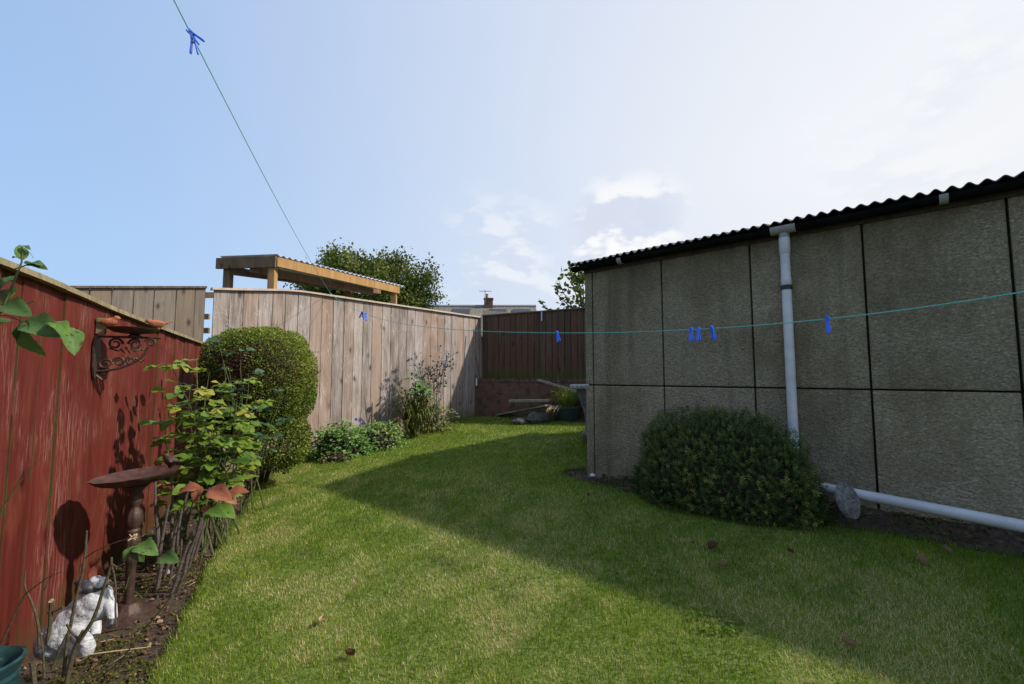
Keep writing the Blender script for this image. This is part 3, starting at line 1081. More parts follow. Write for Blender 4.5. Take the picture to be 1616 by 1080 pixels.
    for px, py in ((985, 405), (1487, 300)):
        x = loc_x(px, py)
        mm = MB()
        vs, fs = [], []
        for xx in (x - .022, x + .022):
            for r in (0.052, 0.046):
                for k in range(ns + 1):
                    a = math.pi + math.pi * k / ns
                    vs.append((xx, -0.076 + r * math.cos(a), 2.520 + r * math.sin(a)))
        for k in range(ns):
            fs.append((k, k + 1, st + k + 1, st + k))
            fs.append((k + ns + 1, st + k + ns + 1, st + k + ns + 2, k + ns + 2))
            fs.append((k, k + ns + 1, k + ns + 2, k + 1))
            fs.append((st + k, st + k + 1, st + k + ns + 2, st + k + ns + 1))
        mm.add(vs, fs).build('gutter_joint', M['pipe_grey'], gt, smooth=True)
    # downpipe
    xd = loc_x(1247, 520)
    yd = -0.062
    dp = MB().tube([(xd, yd, 2.44), (xd, yd, 0.62)], 0.034, 24).build('downpipe', M['pipe'], g, smooth=True)
    mm = MB()
    vs, fs = [], []
    for xx in (xd - .085, xd + .085):
        for r in (0.054, 0.047):
            for k in range(ns + 1):
                a = math.pi + math.pi * k / ns
                vs.append((xx, -0.076 + r * math.cos(a), 2.522 + r * math.sin(a)))
    for k in range(ns):
        fs.append((k, k + 1, st + k + 1, st + k))
        fs.append((k + ns + 1, st + k + ns + 1, st + k + ns + 2, k + ns + 2))
        fs.append((k, k + ns + 1, k + ns + 2, k + 1))
        fs.append((st + k, st + k + 1, st + k + ns + 2, st + k + ns + 1))
    mm.add(vs, fs)
    mm.lathe([(0.037, 2.40), (0.037, 2.475)], 20, (xd, yd, 0))
    mm.build('gutter_outlet', M['pipe_grey'], gt, smooth=True)
    pc = at(1241, 452, 3.45).z
    MB().lathe([(0.034, pc + .0), (0.0365, pc + .004), (0.0365, pc + .055), (0.035, pc + .06)], 24, (xd, yd, 0)).build('collar', M['pipe'], dp, smooth=True)
    MB().lathe([(0.0345, 2.31), (0.0385, 2.315), (0.0385, 2.435), (0.036, 2.44)], 24, (xd, yd, 0)).build('collar', M['pipe'], dp, smooth=True)
    MB().lathe([(0.0352, pc - .036), (0.0405, pc - .034), (0.0405, pc - .004), (0.0352, pc)], 24, (xd, yd, 0)).build('rubber_seal', M['black'], dp, smooth=True)
    # bottom elbow and the long pipe lying along the wall foot
    inv = WM[g.name].inverted()
    a = inv @ at(1338, 777, 3.13)
    b_ = inv @ at(1616, 831, 2.46)
    dirv = (b_ - a).normalized()
    yy = -0.10
    p0 = Vector((xd, yd, 0.64))
    far = b_ + (b_ - a) * 0.9
    start = a - (b_ - a) * ((a.x - xd - 0.1) / (b_.x - a.x))
    MB().tube([start, a, b_, far], 0.034, 24).build('drain_pipe', M['pipe'], g, smooth=True)
    MB().tube([p0, p0 - Vector((0, 0, .06)), (p0 * .5 + start * .5) - Vector((0.02, 0, .05)), start, start + dirv * .05], 0.0375, 20).build('pipe_elbow', M['pipe'], g, smooth=True)
    return g


garage()


# ================================================================== FENCES
def plank_fence(name, p0, p1, top, base, pw, mat, label, cap=None, capmat=None, capdims=(0.05, 0.03), gap=0.004, stag=0.006, cat='fence', cap_drop=0.0, rails=True, capext=(0.0, 0.0)):
    d = Vector(p1) - Vector(p0)
    L = d.length
    f = empty(name, (p0[0], p0[1], 0), math.atan2(d.y, d.x), label, cat)
    u = d.normalized()
    m = MB()
    x = 0.0
    while x < L - 0.02:
        w_ = min(pw * random.uniform(0.92, 1.08), L - x)
        if L - x - w_ < pw * .4:
            w_ = L - x
        x1 = x + w_ - gap
        ya = random.uniform(0, stag)
        ts, te = top(x), top(x1)
        wx0, wx1 = p0[0] + u.x * x, p0[1] + u.y * x
        m.plank(x, x1, base(x), base(x1), ts, te, ya, ya + 0.018, skew=random.uniform(-stag, stag) * .5)
        x += w_
    for q in range(12):
        xa, xb = L * q / 12 + .004, L * (q + 1) / 12 - .0
        m.plank(xa, xb, base(xa) + .02, base(xb) + .02, top(xa) - .012, top(xb) - .012, stag + .0215, stag + .026, tone=.2)
    m.build('boards', mat, f)
    if cap:
        m = MB()
        n = max(2, int(L / 0.25))
        segs = 0
        # capping in lengths of about 1.8 m
        k = 0
        while k < L - .01:
            e = min(k + 1.83, L)
            a0 = k - (capext[0] if k == 0 else 0)
            e0 = e + (capext[1] if e == L else 0)
            cw, ch = capdims
            nn = 8
            vs, fs = [], []
            for i in range(nn + 1):
                xx = a0 + (e0 - 0.002 - a0) * i / nn
                t_ = top(min(max(xx, 0), L)) - cap_drop + random.uniform(-.0015, .0015)
                vs += [(xx, -cw * .55 + .009, t_), (xx, cw * .55 + .009, t_), (xx, cw * .5 + .009, t_ + ch * .8), (xx, 0.009, t_ + ch), (xx, -cw * .5 + .009, t_ + ch * .8)]
            for i in range(nn):
                for j in range(5):
                    j2 = (j + 1) % 5
                    fs.append((i * 5 + j, i * 5 + 5 + j, i * 5 + 5 + j2, i * 5 + j2))
            fs.append((0, 1, 2, 3, 4))
            fs.append(tuple(nn * 5 + q for q in (4, 3, 2, 1, 0)))
            m.add(vs, fs)
            k = e
        m.build('capping', capmat, f)
    if rails:
        for zz in (0.45, 1.2):
            MB().beam((0, 0.06, base(0) + zz), (L, 0.06, base(L) + zz), 0.04, 0.08).build('rail', mat, f)
    return f


# red fence
def interp(pts):
    xs = [p[0] for p in pts]
    ys = [p[1] for p in pts]
    return lambda x: float(np.interp(x, xs, ys))


RFS = RF0 - RFD * 3.2
RFE = onwall(327, 545, (RF0.x, RF0.y), RFD)
RFE2 = Vector((RFE.x, RFE.y))
tops = []
for px, py in ((2, 421), (60, 443), (110, 464), (160, 486), (205, 503), (250, 520), (290, 534), (325, 546)):
    p = onwall(px, py, (RF0.x, RF0.y), RFD)
    tops.append(((Vector((p.x, p.y)) - RFS).dot(RFD), p.z))
tops = [(0, tops[0][1])] + tops
rtop = interp(tops)
red = plank_fence('red_fence', RFS, RFE2, rtop, lambda x: gz(RFS.x + RFD.x * x, RFS.y + RFD.y * x) - 0.03, 0.2, M['red_wood'],
                  'red stained wooden board fence with mossy capping along the left flower bed', cap=True, capmat=M['cap_red'], capdims=(0.075, 0.036), gap=0.006, stag=0.013)
# long grey fence and its short return
GTOP = EYE + 1.285
gd = (K2 - K1)
base_g = lambda p0, u: (lambda x: gz(p0.x + u.x * x, p0.y + u.y * x) - 0.02)
u2 = gd.normalized()
K0p = onwall(336, 500, (K1.x, K1.y), u2)
K0 = Vector((K0p.x, K0p.y))
gl = (K2 - K0).length
kx = (K1 - K0).length
gtops = interp([(0, onwall(337, 458, (K1.x, K1.y), u2).z), (kx * .98, onwall(450, 459, (K1.x, K1.y), u2).z), (kx * 1.12, onwall(470, 461, (K1.x, K1.y), u2).z), (gl, onwall(757, 502, (K1.x, K1.y), u2).z)])
gf = plank_fence('grey_fence', K0, K2, gtops, base_g(K0, u2), 0.185, M['grey_wood'],
                 'long fence of pale weathered upright boards with a light capping, behind the clipped hedge', cap=True, capmat=M['cap_pale'], capdims=(0.09, 0.035), capext=(0.03, 0))
# far left grey fence
lA = Vector((at(60, 500, 5.5).x, 5.5))
lB = Vector((at(323, 500, 6.7).x, 6.7))
ltop = interp([(0, at(60, 455, 5.5).z), ((lB - lA).length, at(323, 455, 6.7).z)])
lf = plank_fence('grey_fence', lA, lB, ltop, lambda x: -0.5, 0.235, M['old_wood'],
                 'duller grey board fence with dark capping seen above the red fence', cap=True, capmat=M['cap_brown'], capdims=(0.07, 0.035), capext=(0, 0.01))
# rail stub crossing the gap between the two, with the two small blocks of a trellis beyond
tr = empty('trellis', (0, 0, 0), 0, 'bits of wooden trellis and rail showing through the gap between the two grey fences', 'trellis')
a, b_ = at(316, 466, 6.75), at(345, 466, 6.75)
MB().beam(a, b_, 0.04, 0.085).build('rail', M['orange_wood'], tr, world=True)
m = MB()
for py in (500, 522, 544):
    a, b_ = at(312, py, 7.3), at(330, py, 7.3)
    m.beam(a, b_, 0.04, 0.09)
a = at(322, 480, 7.3)
m.box((a.x - 0.05, 7.33, 1.2), (0.05, 0.05, 2.2))
m.build('slats', M['brown_beam'], tr, world=True)

# brown fence on the brick wall
bend = K2 + BD * 5.0
btop = at(768, 499, 9.6).z
bbase = at(765, 600, 9.6).z
bf = plank_fence('brown_fence', K2 + BD * 0.05, bend, lambda x: btop + 0.0 * x, lambda x: bbase + 0.01, 0.135, M['brown_wood'],
                 'dark brown close-boarded fence standing on the low brick wall at the far end', cap=True, capmat=M['cap_brown'], capdims=(0.06, 0.03), gap=0.005, stag=0.01)
# corner post (paler, in front)
pz0 = bbase
pp = K2 + BD * 0.03 - Vector((-BD.y, BD.x)) * 0.03
MB().beam((pp.x, pp.y - .02, bbase), (pp.x, pp.y - .02, btop - .03), 0.02, 0.02).build('corner_post', M['old_wood'], bf, world=True)
pz = onwall(855, 500, (K2.x, K2.y), BD)
MB().box((pz.x, pz.y - .02, btop - .09), (0.03, 0.02, 0.2), math.atan2(BD.y, BD.x)).build('metal_clip', M['spring'], bf, world=True)

# low brick wall
bn = Vector((BD.y, -BD.x)) * 1.0
wall_e = empty('brick_wall', (K2.x, K2.y, 0), math.atan2(BD.y, BD.x), 'low old red brick wall under the dark brown fence', 'wall')
MB().box((2.45, -0.05, (bbase + 0.2) / 2), (5.05, 0.22, bbase - 0.2)).build('brickwork', M['brick'], wall_e)
m = MB()
xx = -0.07
while xx < 4.9:
    m.box((xx + .055, -0.055, bbase - .0), (0.10, 0.232, 0.068 + random.uniform(-.004, .004)), random.uniform(-.02, .02))
    xx += 0.112
m.build('coping_bricks', M['brick'], wall_e)


# ================================================================== PLANTS
def shell_points(n, c, r, e=2.0, zmin=-1.0, depth=0.18, seed=0, lump=0.0):
    """points in the outer shell of a superellipsoid, with outward normals"""
    g = np.random.default_rng(seed)
    d = norm(g.normal(size=(n, 3)))
    d = d[d[:, 2] > zmin]
    k = (np.abs(d) ** e).sum(1) ** (-1 / e)
    q = d * k[:, None]
    nn = norm(np.sign(q) * np.abs(q) ** (e - 1) / np.array(r))
    f = 1 - depth * g.uniform(0, 1, len(d)) ** 1.6
    if lump:
        f = f * (1 + lump * wave_noise(q[:, 0] * 3 + q[:, 2], q[:, 1] * 3 - q[:, 2] * 2, seed + 5, 1.6, 3))
    return np.array(c) + q * np.array(r) * f[:, None], nn, f


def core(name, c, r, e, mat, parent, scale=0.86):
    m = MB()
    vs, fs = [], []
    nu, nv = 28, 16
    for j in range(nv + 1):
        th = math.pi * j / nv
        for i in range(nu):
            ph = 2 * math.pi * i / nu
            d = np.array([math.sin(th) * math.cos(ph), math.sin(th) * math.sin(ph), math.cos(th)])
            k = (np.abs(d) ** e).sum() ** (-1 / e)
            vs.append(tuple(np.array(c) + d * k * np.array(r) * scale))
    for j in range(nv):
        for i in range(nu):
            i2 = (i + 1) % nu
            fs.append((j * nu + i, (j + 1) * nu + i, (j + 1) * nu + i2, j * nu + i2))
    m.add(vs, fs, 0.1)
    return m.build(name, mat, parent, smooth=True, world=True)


M['core'] = mat_simple('core_shade', (0.035, 0.028, 0.015), 0.95, 0, 0.6, 60, 0.8)  # even dark tone of a solid core, standing for shade deep inside the bushes
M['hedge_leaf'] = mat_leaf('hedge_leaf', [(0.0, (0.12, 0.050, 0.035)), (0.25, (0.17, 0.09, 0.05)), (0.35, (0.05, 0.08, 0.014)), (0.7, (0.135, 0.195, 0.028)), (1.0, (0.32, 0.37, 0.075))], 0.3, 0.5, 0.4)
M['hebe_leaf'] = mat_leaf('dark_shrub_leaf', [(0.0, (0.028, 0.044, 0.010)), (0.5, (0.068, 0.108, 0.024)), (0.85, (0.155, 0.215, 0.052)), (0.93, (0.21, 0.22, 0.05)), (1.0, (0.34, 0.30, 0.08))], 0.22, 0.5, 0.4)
M['rose_leaf'] = mat_leaf('rose_leaf', [(0.0, (0.045, 0.105, 0.02)), (0.45, (0.13, 0.235, 0.035)), (0.8, (0.26, 0.34, 0.055)), (1.0, (0.42, 0.38, 0.07))], 0.42, 0.42, 0.5, spots=(0.06, 0.04, 0.02))
M['rose_dark'] = mat_leaf('dark_rose_leaf', [(0.0, (0.035, 0.075, 0.04)), (1.0, (0.085, 0.15, 0.075))], 0.3, 0.35, 0.6)
M['rose_near'] = mat_leaf('near_rose_leaf', [(0.0, (0.04, 0.085, 0.02)), (0.5, (0.10, 0.185, 0.06)), (1.0, (0.15, 0.26, 0.03))], 0.35, 0.5, 0.4, spots=(0.05, 0.035, 0.03), tone_noise=.4, blot=(.075, .06, .06))
M['tree_leaf'] = mat_leaf('tree_leaf', [(0.0, (0.025, 0.045, 0.012)), (0.5, (0.08, 0.11, 0.024)), (1.0, (0.26, 0.28, 0.07))], 0.3, 0.5, 0.4)
M['perennial'] = mat_leaf('perennial_leaf', [(0.0, (0.06, 0.14, 0.03)), (0.5, (0.13, 0.27, 0.06)), (0.75, (0.22, 0.34, 0.10)), (1.0, (0.36, 0.40, 0.14))], 0.3, 0.5, 0.4)
M['pale_leaf'] = mat_leaf('pale_creeping_leaf', [(0.0, (0.10, 0.12, 0.035)), (0.5, (0.18, 0.20, 0.07)), (1.0, (0.36, 0.33, 0.14))], 0.3, 0.6, 0.3)
M['strap'] = mat_leaf('strap_leaf', [(0.0, (0.05, 0.085, 0.02)), (0.45, (0.12, 0.15, 0.04)), (0.75, (0.24, 0.20, 0.08)), (1.0, (0.34, 0.24, 0.11))], 0.25, 0.5, 0.3)
M['silver'] = mat_leaf('silvery_bract', [(0.0, (0.10, 0.12, 0.16)), (0.6, (0.30, 0.33, 0.38)), (1.0, (0.62, 0.62, 0.64))], 0.15, 0.6, 0.3)
M['seedhead'] = mat_simple('dark_seedhead', (0.05, 0.045, 0.075), 0.8, 0, 0.5, 40)
M['sedge'] = mat_leaf('sedge_blade', [(0.0, (0.09, 0.16, 0.02)), (0.6, (0.26, 0.36, 0.05)), (1.0, (0.55, 0.50, 0.16))], 0.3, 0.5, 0.3)
M['orange_leaf'] = mat_leaf('dying_orange_leaf', [(0.0, (0.20, 0.060, 0.040)), (0.6, (0.30, 0.115, 0.065)), (1.0, (0.36, 0.18, 0.09))], 0.2, 0.7, 0.2, spots=(.13, .05, .03), tone_noise=.6)
M['dead_leaf'] = mat_leaf('dead_brown_leaf', [(0.0, (0.10, 0.050, 0.025)), (0.5, (0.22, 0.13, 0.07)), (1.0, (0.44, 0.32, 0.18))], 0.15, 0.8, 0.2)
M['violet'] = mat_leaf('violet_petal', [(0.0, (0.14, 0.13, 0.55)), (1.0, (0.28, 0.27, 0.75))], 0.3, 0.6, 0.2)


def hedge():
    cx, cy = -2.97, 5.25
    gb = gz(cx, cy)
    h = empty('clipped_hedge_bush', (cx, cy, gb), 0, 'tall clipped rounded bush with small yellow green leaves at the end of the red fence', 'bush')
    c = (cx, cy, gb + 1.20)
    r = (0.545, 0.53, 0.60)
    e = 3.1
    core('shaded_core', c, r, e, M['core'], h, 0.86)
    P, Nn, f = shell_points(60000, c, r, e, -1.0, 0.18, 3, 0.10)
    # brown patch high on the face that looks at the camera
    q = (P - np.array(c)) / np.array(r)
    face = -q[:, 1]
    bro = np.exp(-((q[:, 0] - 0.10) ** 2 / 0.45 + (q[:, 2] - 0.28) ** 2 / 0.16)) * (face > 0.15)
    bn_ = wave_noise(q[:, 0] * 2, q[:, 2] * 2, 4, 3.5, 4)
    tone = np.clip(rng.normal(0.60, 0.14, len(P)) + 0.22 * q[:, 2] + 0.12 * bn_ + 0.15 * q[:, 0], 0.34, 1)  # new growth on top, plus sunlight put into the tone on top and right
    isb = rng.uniform(size=len(P)) < (0.04 + 0.85 * bro * (bn_ > -.25) + .25 * (bn_ > .25))
    tone = np.where(isb, rng.uniform(0, 0.3, len(P)), tone)
    keep = rng.uniform(size=len(P)) < np.where(isb, .8, 1)
    d = norm(Nn * 1.0 + rng.normal(0, 0.75, P.shape) + np.array([0, 0, .3]))
    Rm = frames(d, rand_dirs(len(P)))
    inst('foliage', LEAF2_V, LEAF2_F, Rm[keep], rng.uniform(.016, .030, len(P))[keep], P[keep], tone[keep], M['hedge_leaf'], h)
    # stray shoots breaking the clipped outline
    k = rng.choice(len(P), 170, replace=False)
    S, T, Q = [], [], []
    m = MB()
    for i in k:
        d0 = Vector(norm(Nn[i] + np.array([0, 0, .5]) + rng.normal(0, .3, 3)))
        ln = random.uniform(.03, .11)
        a0 = Vector(P[i])
        m.tube([a0, a0 + d0 * ln], .0012, 4)
        for q in range(int(ln / .011)):
            S.append((a0 + d0 * (q * .011), (d0 * .5 + Vector(rand_dirs(1)[0])).normalized(), Vector(rand_dirs(1)[0]), random.uniform(.016, .026), random.uniform(.6, 1)))
    m.build('stray_shoots', M['stem_g'], h, world=True)['kind'] = 'stuff'
    PP = np.array([tuple(i[0]) for i in S])
    inst('shoot_leaves', LEAF2_V, LEAF2_F, frames(np.array([tuple(i[1]) for i in S]), np.array([tuple(i[2]) for i in S])), np.array([i[3] for i in S]), PP, np.array([i[4] for i in S]), M['hedge_leaf'], h)
    # looser lower growth
    c2 = (cx + 0.22, cy - 0.12, gb + 0.52)
    P, Nn, f = shell_points(11000, c2, (0.42, 0.34, 0.36), 2.2, -0.9, 0.35, 8, 0.12)
    tone = np.clip(rng.normal(0.66, 0.22, len(P)), 0.2, 1)
    d = norm(Nn + rng.normal(0, 0.8, P.shape))
    inst('lower_foliage', LEAF2_V, LEAF2_F, frames(d, rand_dirs(len(P))), rng.uniform(.022, .038, len(P)), P, tone, M['hedge_leaf'], h)
    m = MB()
    for k in range(9):
        a = random.uniform(0, 6.28)
        b0 = Vector((cx + .1 * math.cos(a), cy + .1 * math.sin(a), gb - .03))
        m.tube([b0, b0 + Vector((.08 * math.cos(a), .08 * math.sin(a), .3)), b0 + Vector((.3 * math.cos(a), .3 * math.sin(a), .8))], [.016, .012, .008], 6)
    m.build('stems', M['stem_b'], h, smooth=True, world=True)


hedge()


def dark_bush():
    # stands against the garage wall
    wp = onwall(1150, 700, C0, WD)
    n = Vector((-0.671, -0.741))
    c2 = Vector((wp.x, wp.y)) + n * 0.25
    gb = gz(c2.x, c2.y)
    b = empty('dark_shrub', (c2.x, c2.y, gb), 0, 'dense dark green dome shaped shrub growing against the garage wall', 'bush')
    rz = math.atan2(WD.y, WD.x)
    Rz = np.array(Matrix.Rotation(rz, 3, 'Z'))
    r = (0.70, 0.27, 0.70)
    N0 = 11000
    q, Nn, f = shell_points(N0, (0, 0, 0), r, 2.25, -0.25, 0.22, 21, 0.17)
    q[:, 0] -= 0.04 * q[:, 2]
    P = q @ Rz.T + np.array([c2.x, c2.y, gb + 0.06])
    Nn = Nn @ Rz.T
    wd = (P[:, 0] - C0[0]) * n.x + (P[:, 1] - C0[1]) * n.y
    k = wd > 0.02
    P, Nn, q = P[k], Nn[k], q[k]
    # shoot template: whorls of narrow leaves on a twig
    tv, tf = [], []
    for i in range(11):
        a = i * 2.4
        z = 0.10 + i * 0.075
        L = 0.34 - 0.012 * i
        o = np.array([math.cos(a), math.sin(a), 0])
        s_ = np.array([-math.sin(a), math.cos(a), 0]) * 0.05
        up = np.array([0, 0, 1])
        base = up * z
        # y axis of frame = shoot direction
        pts = [base, base + o * L * .55 + up * L * .42 + s_, base + o * L + up * L * .7, base + o * L * .55 + up * L * .42 - s_]
        k0 = len(tv)
        for p in pts:
            tv.append((p[0], p[2], p[1]))
        tf += [(k0, k0 + 1, k0 + 2, k0 + 3)]
    d = norm(Nn * .8 + np.array([0, 0, .75]) + rng.normal(0, 0.33, P.shape))
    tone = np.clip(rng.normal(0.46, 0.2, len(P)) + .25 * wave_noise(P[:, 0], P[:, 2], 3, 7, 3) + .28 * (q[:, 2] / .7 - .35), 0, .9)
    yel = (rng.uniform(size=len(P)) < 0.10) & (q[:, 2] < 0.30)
    tone = np.where(yel, rng.uniform(.92, 1, len(P)), tone)
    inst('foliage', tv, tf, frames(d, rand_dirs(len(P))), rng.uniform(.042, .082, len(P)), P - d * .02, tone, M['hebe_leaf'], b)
    # low sprays at the foot
    q2, N2, f = shell_points(1500, (0, 0, 0), (0.72, 0.31, 0.24), 2.1, -0.2, 0.5, 22, 0.1)
    P2 = q2 @ Rz.T + np.array([c2.x, c2.y, gb + 0.03])
    wd = (P2[:, 0] - C0[0]) * n.x + (P2[:, 1] - C0[1]) * n.y
    P2, N2 = P2[wd > .02], (N2 @ Rz.T)[wd > .02]
    d = norm(N2 + rng.normal(0, .5, P2.shape) + np.array([0, 0, .4]))
    inst('low_foliage', tv, tf, frames(d, rand_dirs(len(P2))), rng.uniform(.05, .08, len(P2)), P2, np.clip(rng.normal(.4, .2, len(P2)), 0, .9), M['hebe_leaf'], b)
    m = MB()
    for k in range(60):
        a = random.uniform(0, 6.28)
        rr = random.uniform(.3, .8)
        t_ = Vector((r[0] * rr * math.cos(a), r[1] * rr * math.sin(a), r[2] * math.sqrt(max(0, 1 - rr * rr)) * .9))
        t_ = Vector(Rz @ np.array(t_))
        b0 = Vector((c2.x, c2.y, gb))
        m.tube([b0 + Vector((t_.x, t_.y, 0)) * .25, b0 + Vector((t_.x * .6, t_.y * .6, t_.z * .4)), b0 + t_], [.009, .006, .003], 5)
    m.build('stems', M['stem_b'], b, world=True)
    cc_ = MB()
    o = core('shaded_core', (0, 0, 0), r, 2.2, M['core'], None, 0.80)
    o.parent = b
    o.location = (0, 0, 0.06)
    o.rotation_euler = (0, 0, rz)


dark_bush()


def oriented_leaves(name, items, mat, parent, tv=ROSE_V, tf=ROSE_F):
    """items: (pos, direction, up, size, tone)"""
    P = np.array([tuple(i[0]) for i in items])
    d = np.array([tuple(i[1]) for i in items])
    u = np.array([tuple(i[2]) for i in items])
    s_ = np.array([i[3] for i in items])
    t_ = np.array([i[4] for i in items])
    return inst(name, tv, tf, frames(d, u), s_, P, t_, mat, parent, smooth=True)


def wobble_path(a, b, n=6, amp=0.03):
    a, b = Vector(a), Vector(b)
    pts = []
    for i in range(n + 1):
        t_ = i / n
        p = a.lerp(b, t_)
        w_ = math.sin(math.pi * t_)
        pts.append(p + Vector((random.uniform(-amp, amp), random.uniform(-amp, amp), random.uniform(-amp, amp) * .4)) * w_)
    return pts


def rose_bush():
    c = Vector((-2.36, 3.45))
    gb = gz(c.x, c.y)
    b = empty('rose_bush', (c.x, c.y, gb), 0, 'leafy rose bush with yellowing green leaves and many brown stems beside the red fence', 'rose bush')
    tips = [(270, 575), (262, 625), (330, 590), (300, 640), (285, 660), (350, 610), (365, 640), (378, 600), (395, 650), (410, 670), (340, 660), (320, 690), (360, 690), (385, 700), (300, 610), (345, 620), (370, 665), (325, 615), (280, 690), (310, 570), (405, 635), (335, 705), (292, 720), (262, 665), (380, 630)]
    stems, leaves = MB(), []
    for i, (px, py) in enumerate(tips):
        Y = random.uniform(3.2, 3.85)
        tip = at(px, py, Y)
        base = Vector((c.x + random.uniform(-.16, .16), c.y + random.uniform(-.25, .3), 0))
        base.z = gz(base.x, base.y) - .02
        pts = wobble_path(base, tip, 7, .05)
        r0 = random.uniform(.005, .010)
        stems.tube(pts, [r0 * (1 - .1 * k) for k in range(8)], 6)
        for k in range(3, 8):
            for side in range(random.choice((2, 2, 3, 3))):
                a = random.uniform(0, 6.28)
                out = Vector((math.cos(a), math.sin(a), random.uniform(-.15, .35))).normalized()
                L = random.uniform(.05, .11)
                p0 = pts[k]
                p1 = p0 + out * L
                stems.tube([p0, p0.lerp(p1, .5) + Vector((0, 0, .012)), p1], .0016, 4)
                nl = random.choice((1, 3, 3, 5))
                sz = random.uniform(.070, .118)
                tn = min(1, max(0, random.gauss(.58, .2)))
                for q in range(nl):
                    ang = [0, .95, -.95, 1.1, -1.1][q]
                    bp = p1 if q < 3 else p0.lerp(p1, .5)
                    dr = Vector(out)
                    dr.rotate(Matrix.Rotation(ang, 3, 'Z'))
                    dr.z += random.uniform(-.45, .15)
                    up = Vector((random.gauss(.12, .35), random.gauss(-.15, .35), 1))
                    leaves.append((bp, dr.normalized(), up, sz * (1 if q == 0 else .8), min(1, max(0, tn + random.gauss(0, .08)))))
    stems.build('stems', M['stem_g'], b, smooth=True, world=True)
    oriented_leaves('leaves', leaves, M['rose_leaf'], b, MID_V, MID_F)
    # thick old wood and cut stubs at the foot
    m = MB()
    for px0, py0, px1, py1, Y in ((252, 858, 266, 798, 2.95), (270, 858, 287, 803, 3.0), (283, 880, 318, 818, 2.9), (272, 890, 303, 840, 2.85), (262, 850, 300, 760, 3.1), (300, 830, 330, 770, 3.2), (255, 835, 245, 760, 3.1), (310, 800, 345, 730, 3.35), (290, 800, 285, 720, 3.3), (330, 770, 350, 700, 3.5), (275, 820, 270, 735, 3.2)):
        g0 = at(px0, py0, Y)
        g0.z = gz(g0.x, g0.y) - .02
        m.tube(wobble_path(g0, at(px1, py1, Y), 4, .015), [random.uniform(.008, .013)] * 3 + [.008, .007], 7)
    m.build('old_wood', M['stem_grey'], b, smooth=True, world=True)


rose_bush()


def dark_rose():
    b0 = Vector((-2.45, 4.35))
    gb = gz(b0.x, b0.y)
    b = empty('rose_bush', (b0.x, b0.y, gb), 0, 'taller bluish dark leaved rose stems in front of the clipped hedge bush', 'rose bush')
    stems, leaves = MB(), []
    for px, py, Y in ((345, 540, 4.1), (380, 555, 4.25), (392, 590, 4.2), (362, 585, 4.15), (445, 620, 4.3), (430, 650, 4.3), (425, 690, 4.25), (350, 560, 4.15), (440, 665, 4.3)):
        tip = at(px, py, Y)
        base = Vector((b0.x + random.uniform(-.1, .1), b0.y + random.uniform(-.15, .0), gb - .02))
        pts = wobble_path(base, tip, 8, .04)
        stems.tube(pts, [.007 - .0006 * k for k in range(9)], 6)
        for k in range(4, 9):
            if random.random() < .3:
                continue
            a = random.uniform(0, 6.28)
            out = Vector((math.cos(a), math.sin(a), .2)).normalized()
            p1 = pts[k] + out * .06
            stems.tube([pts[k], p1], .0015, 4)
            for q, ang in enumerate((0, 1.0, -1.0)):
                dr = Vector(out)
                dr.rotate(Matrix.Rotation(ang, 3, 'Z'))
                dr.z += random.uniform(-.4, .2)
                leaves.append((p1, dr.normalized(), Vector((random.gauss(0, .3), random.gauss(-.2, .3), 1)), random.uniform(.07, .11), random.random()))
    stems.build('stems', M['stem_g'], b, smooth=True, world=True)
    oriented_leaves('leaves', leaves, M['rose_dark'], b, MID_V, MID_F)


dark_rose()


def leaf_at(px, py, px2, py2, Y, Y2, up=(0, -.3, 1), tone=.5, k=1.0):
    a, b_ = at(px, py, Y), at(px2, py2, Y2)
    d = b_ - a
    return (a, d.normalized(), Vector(up), d.length * k, tone)


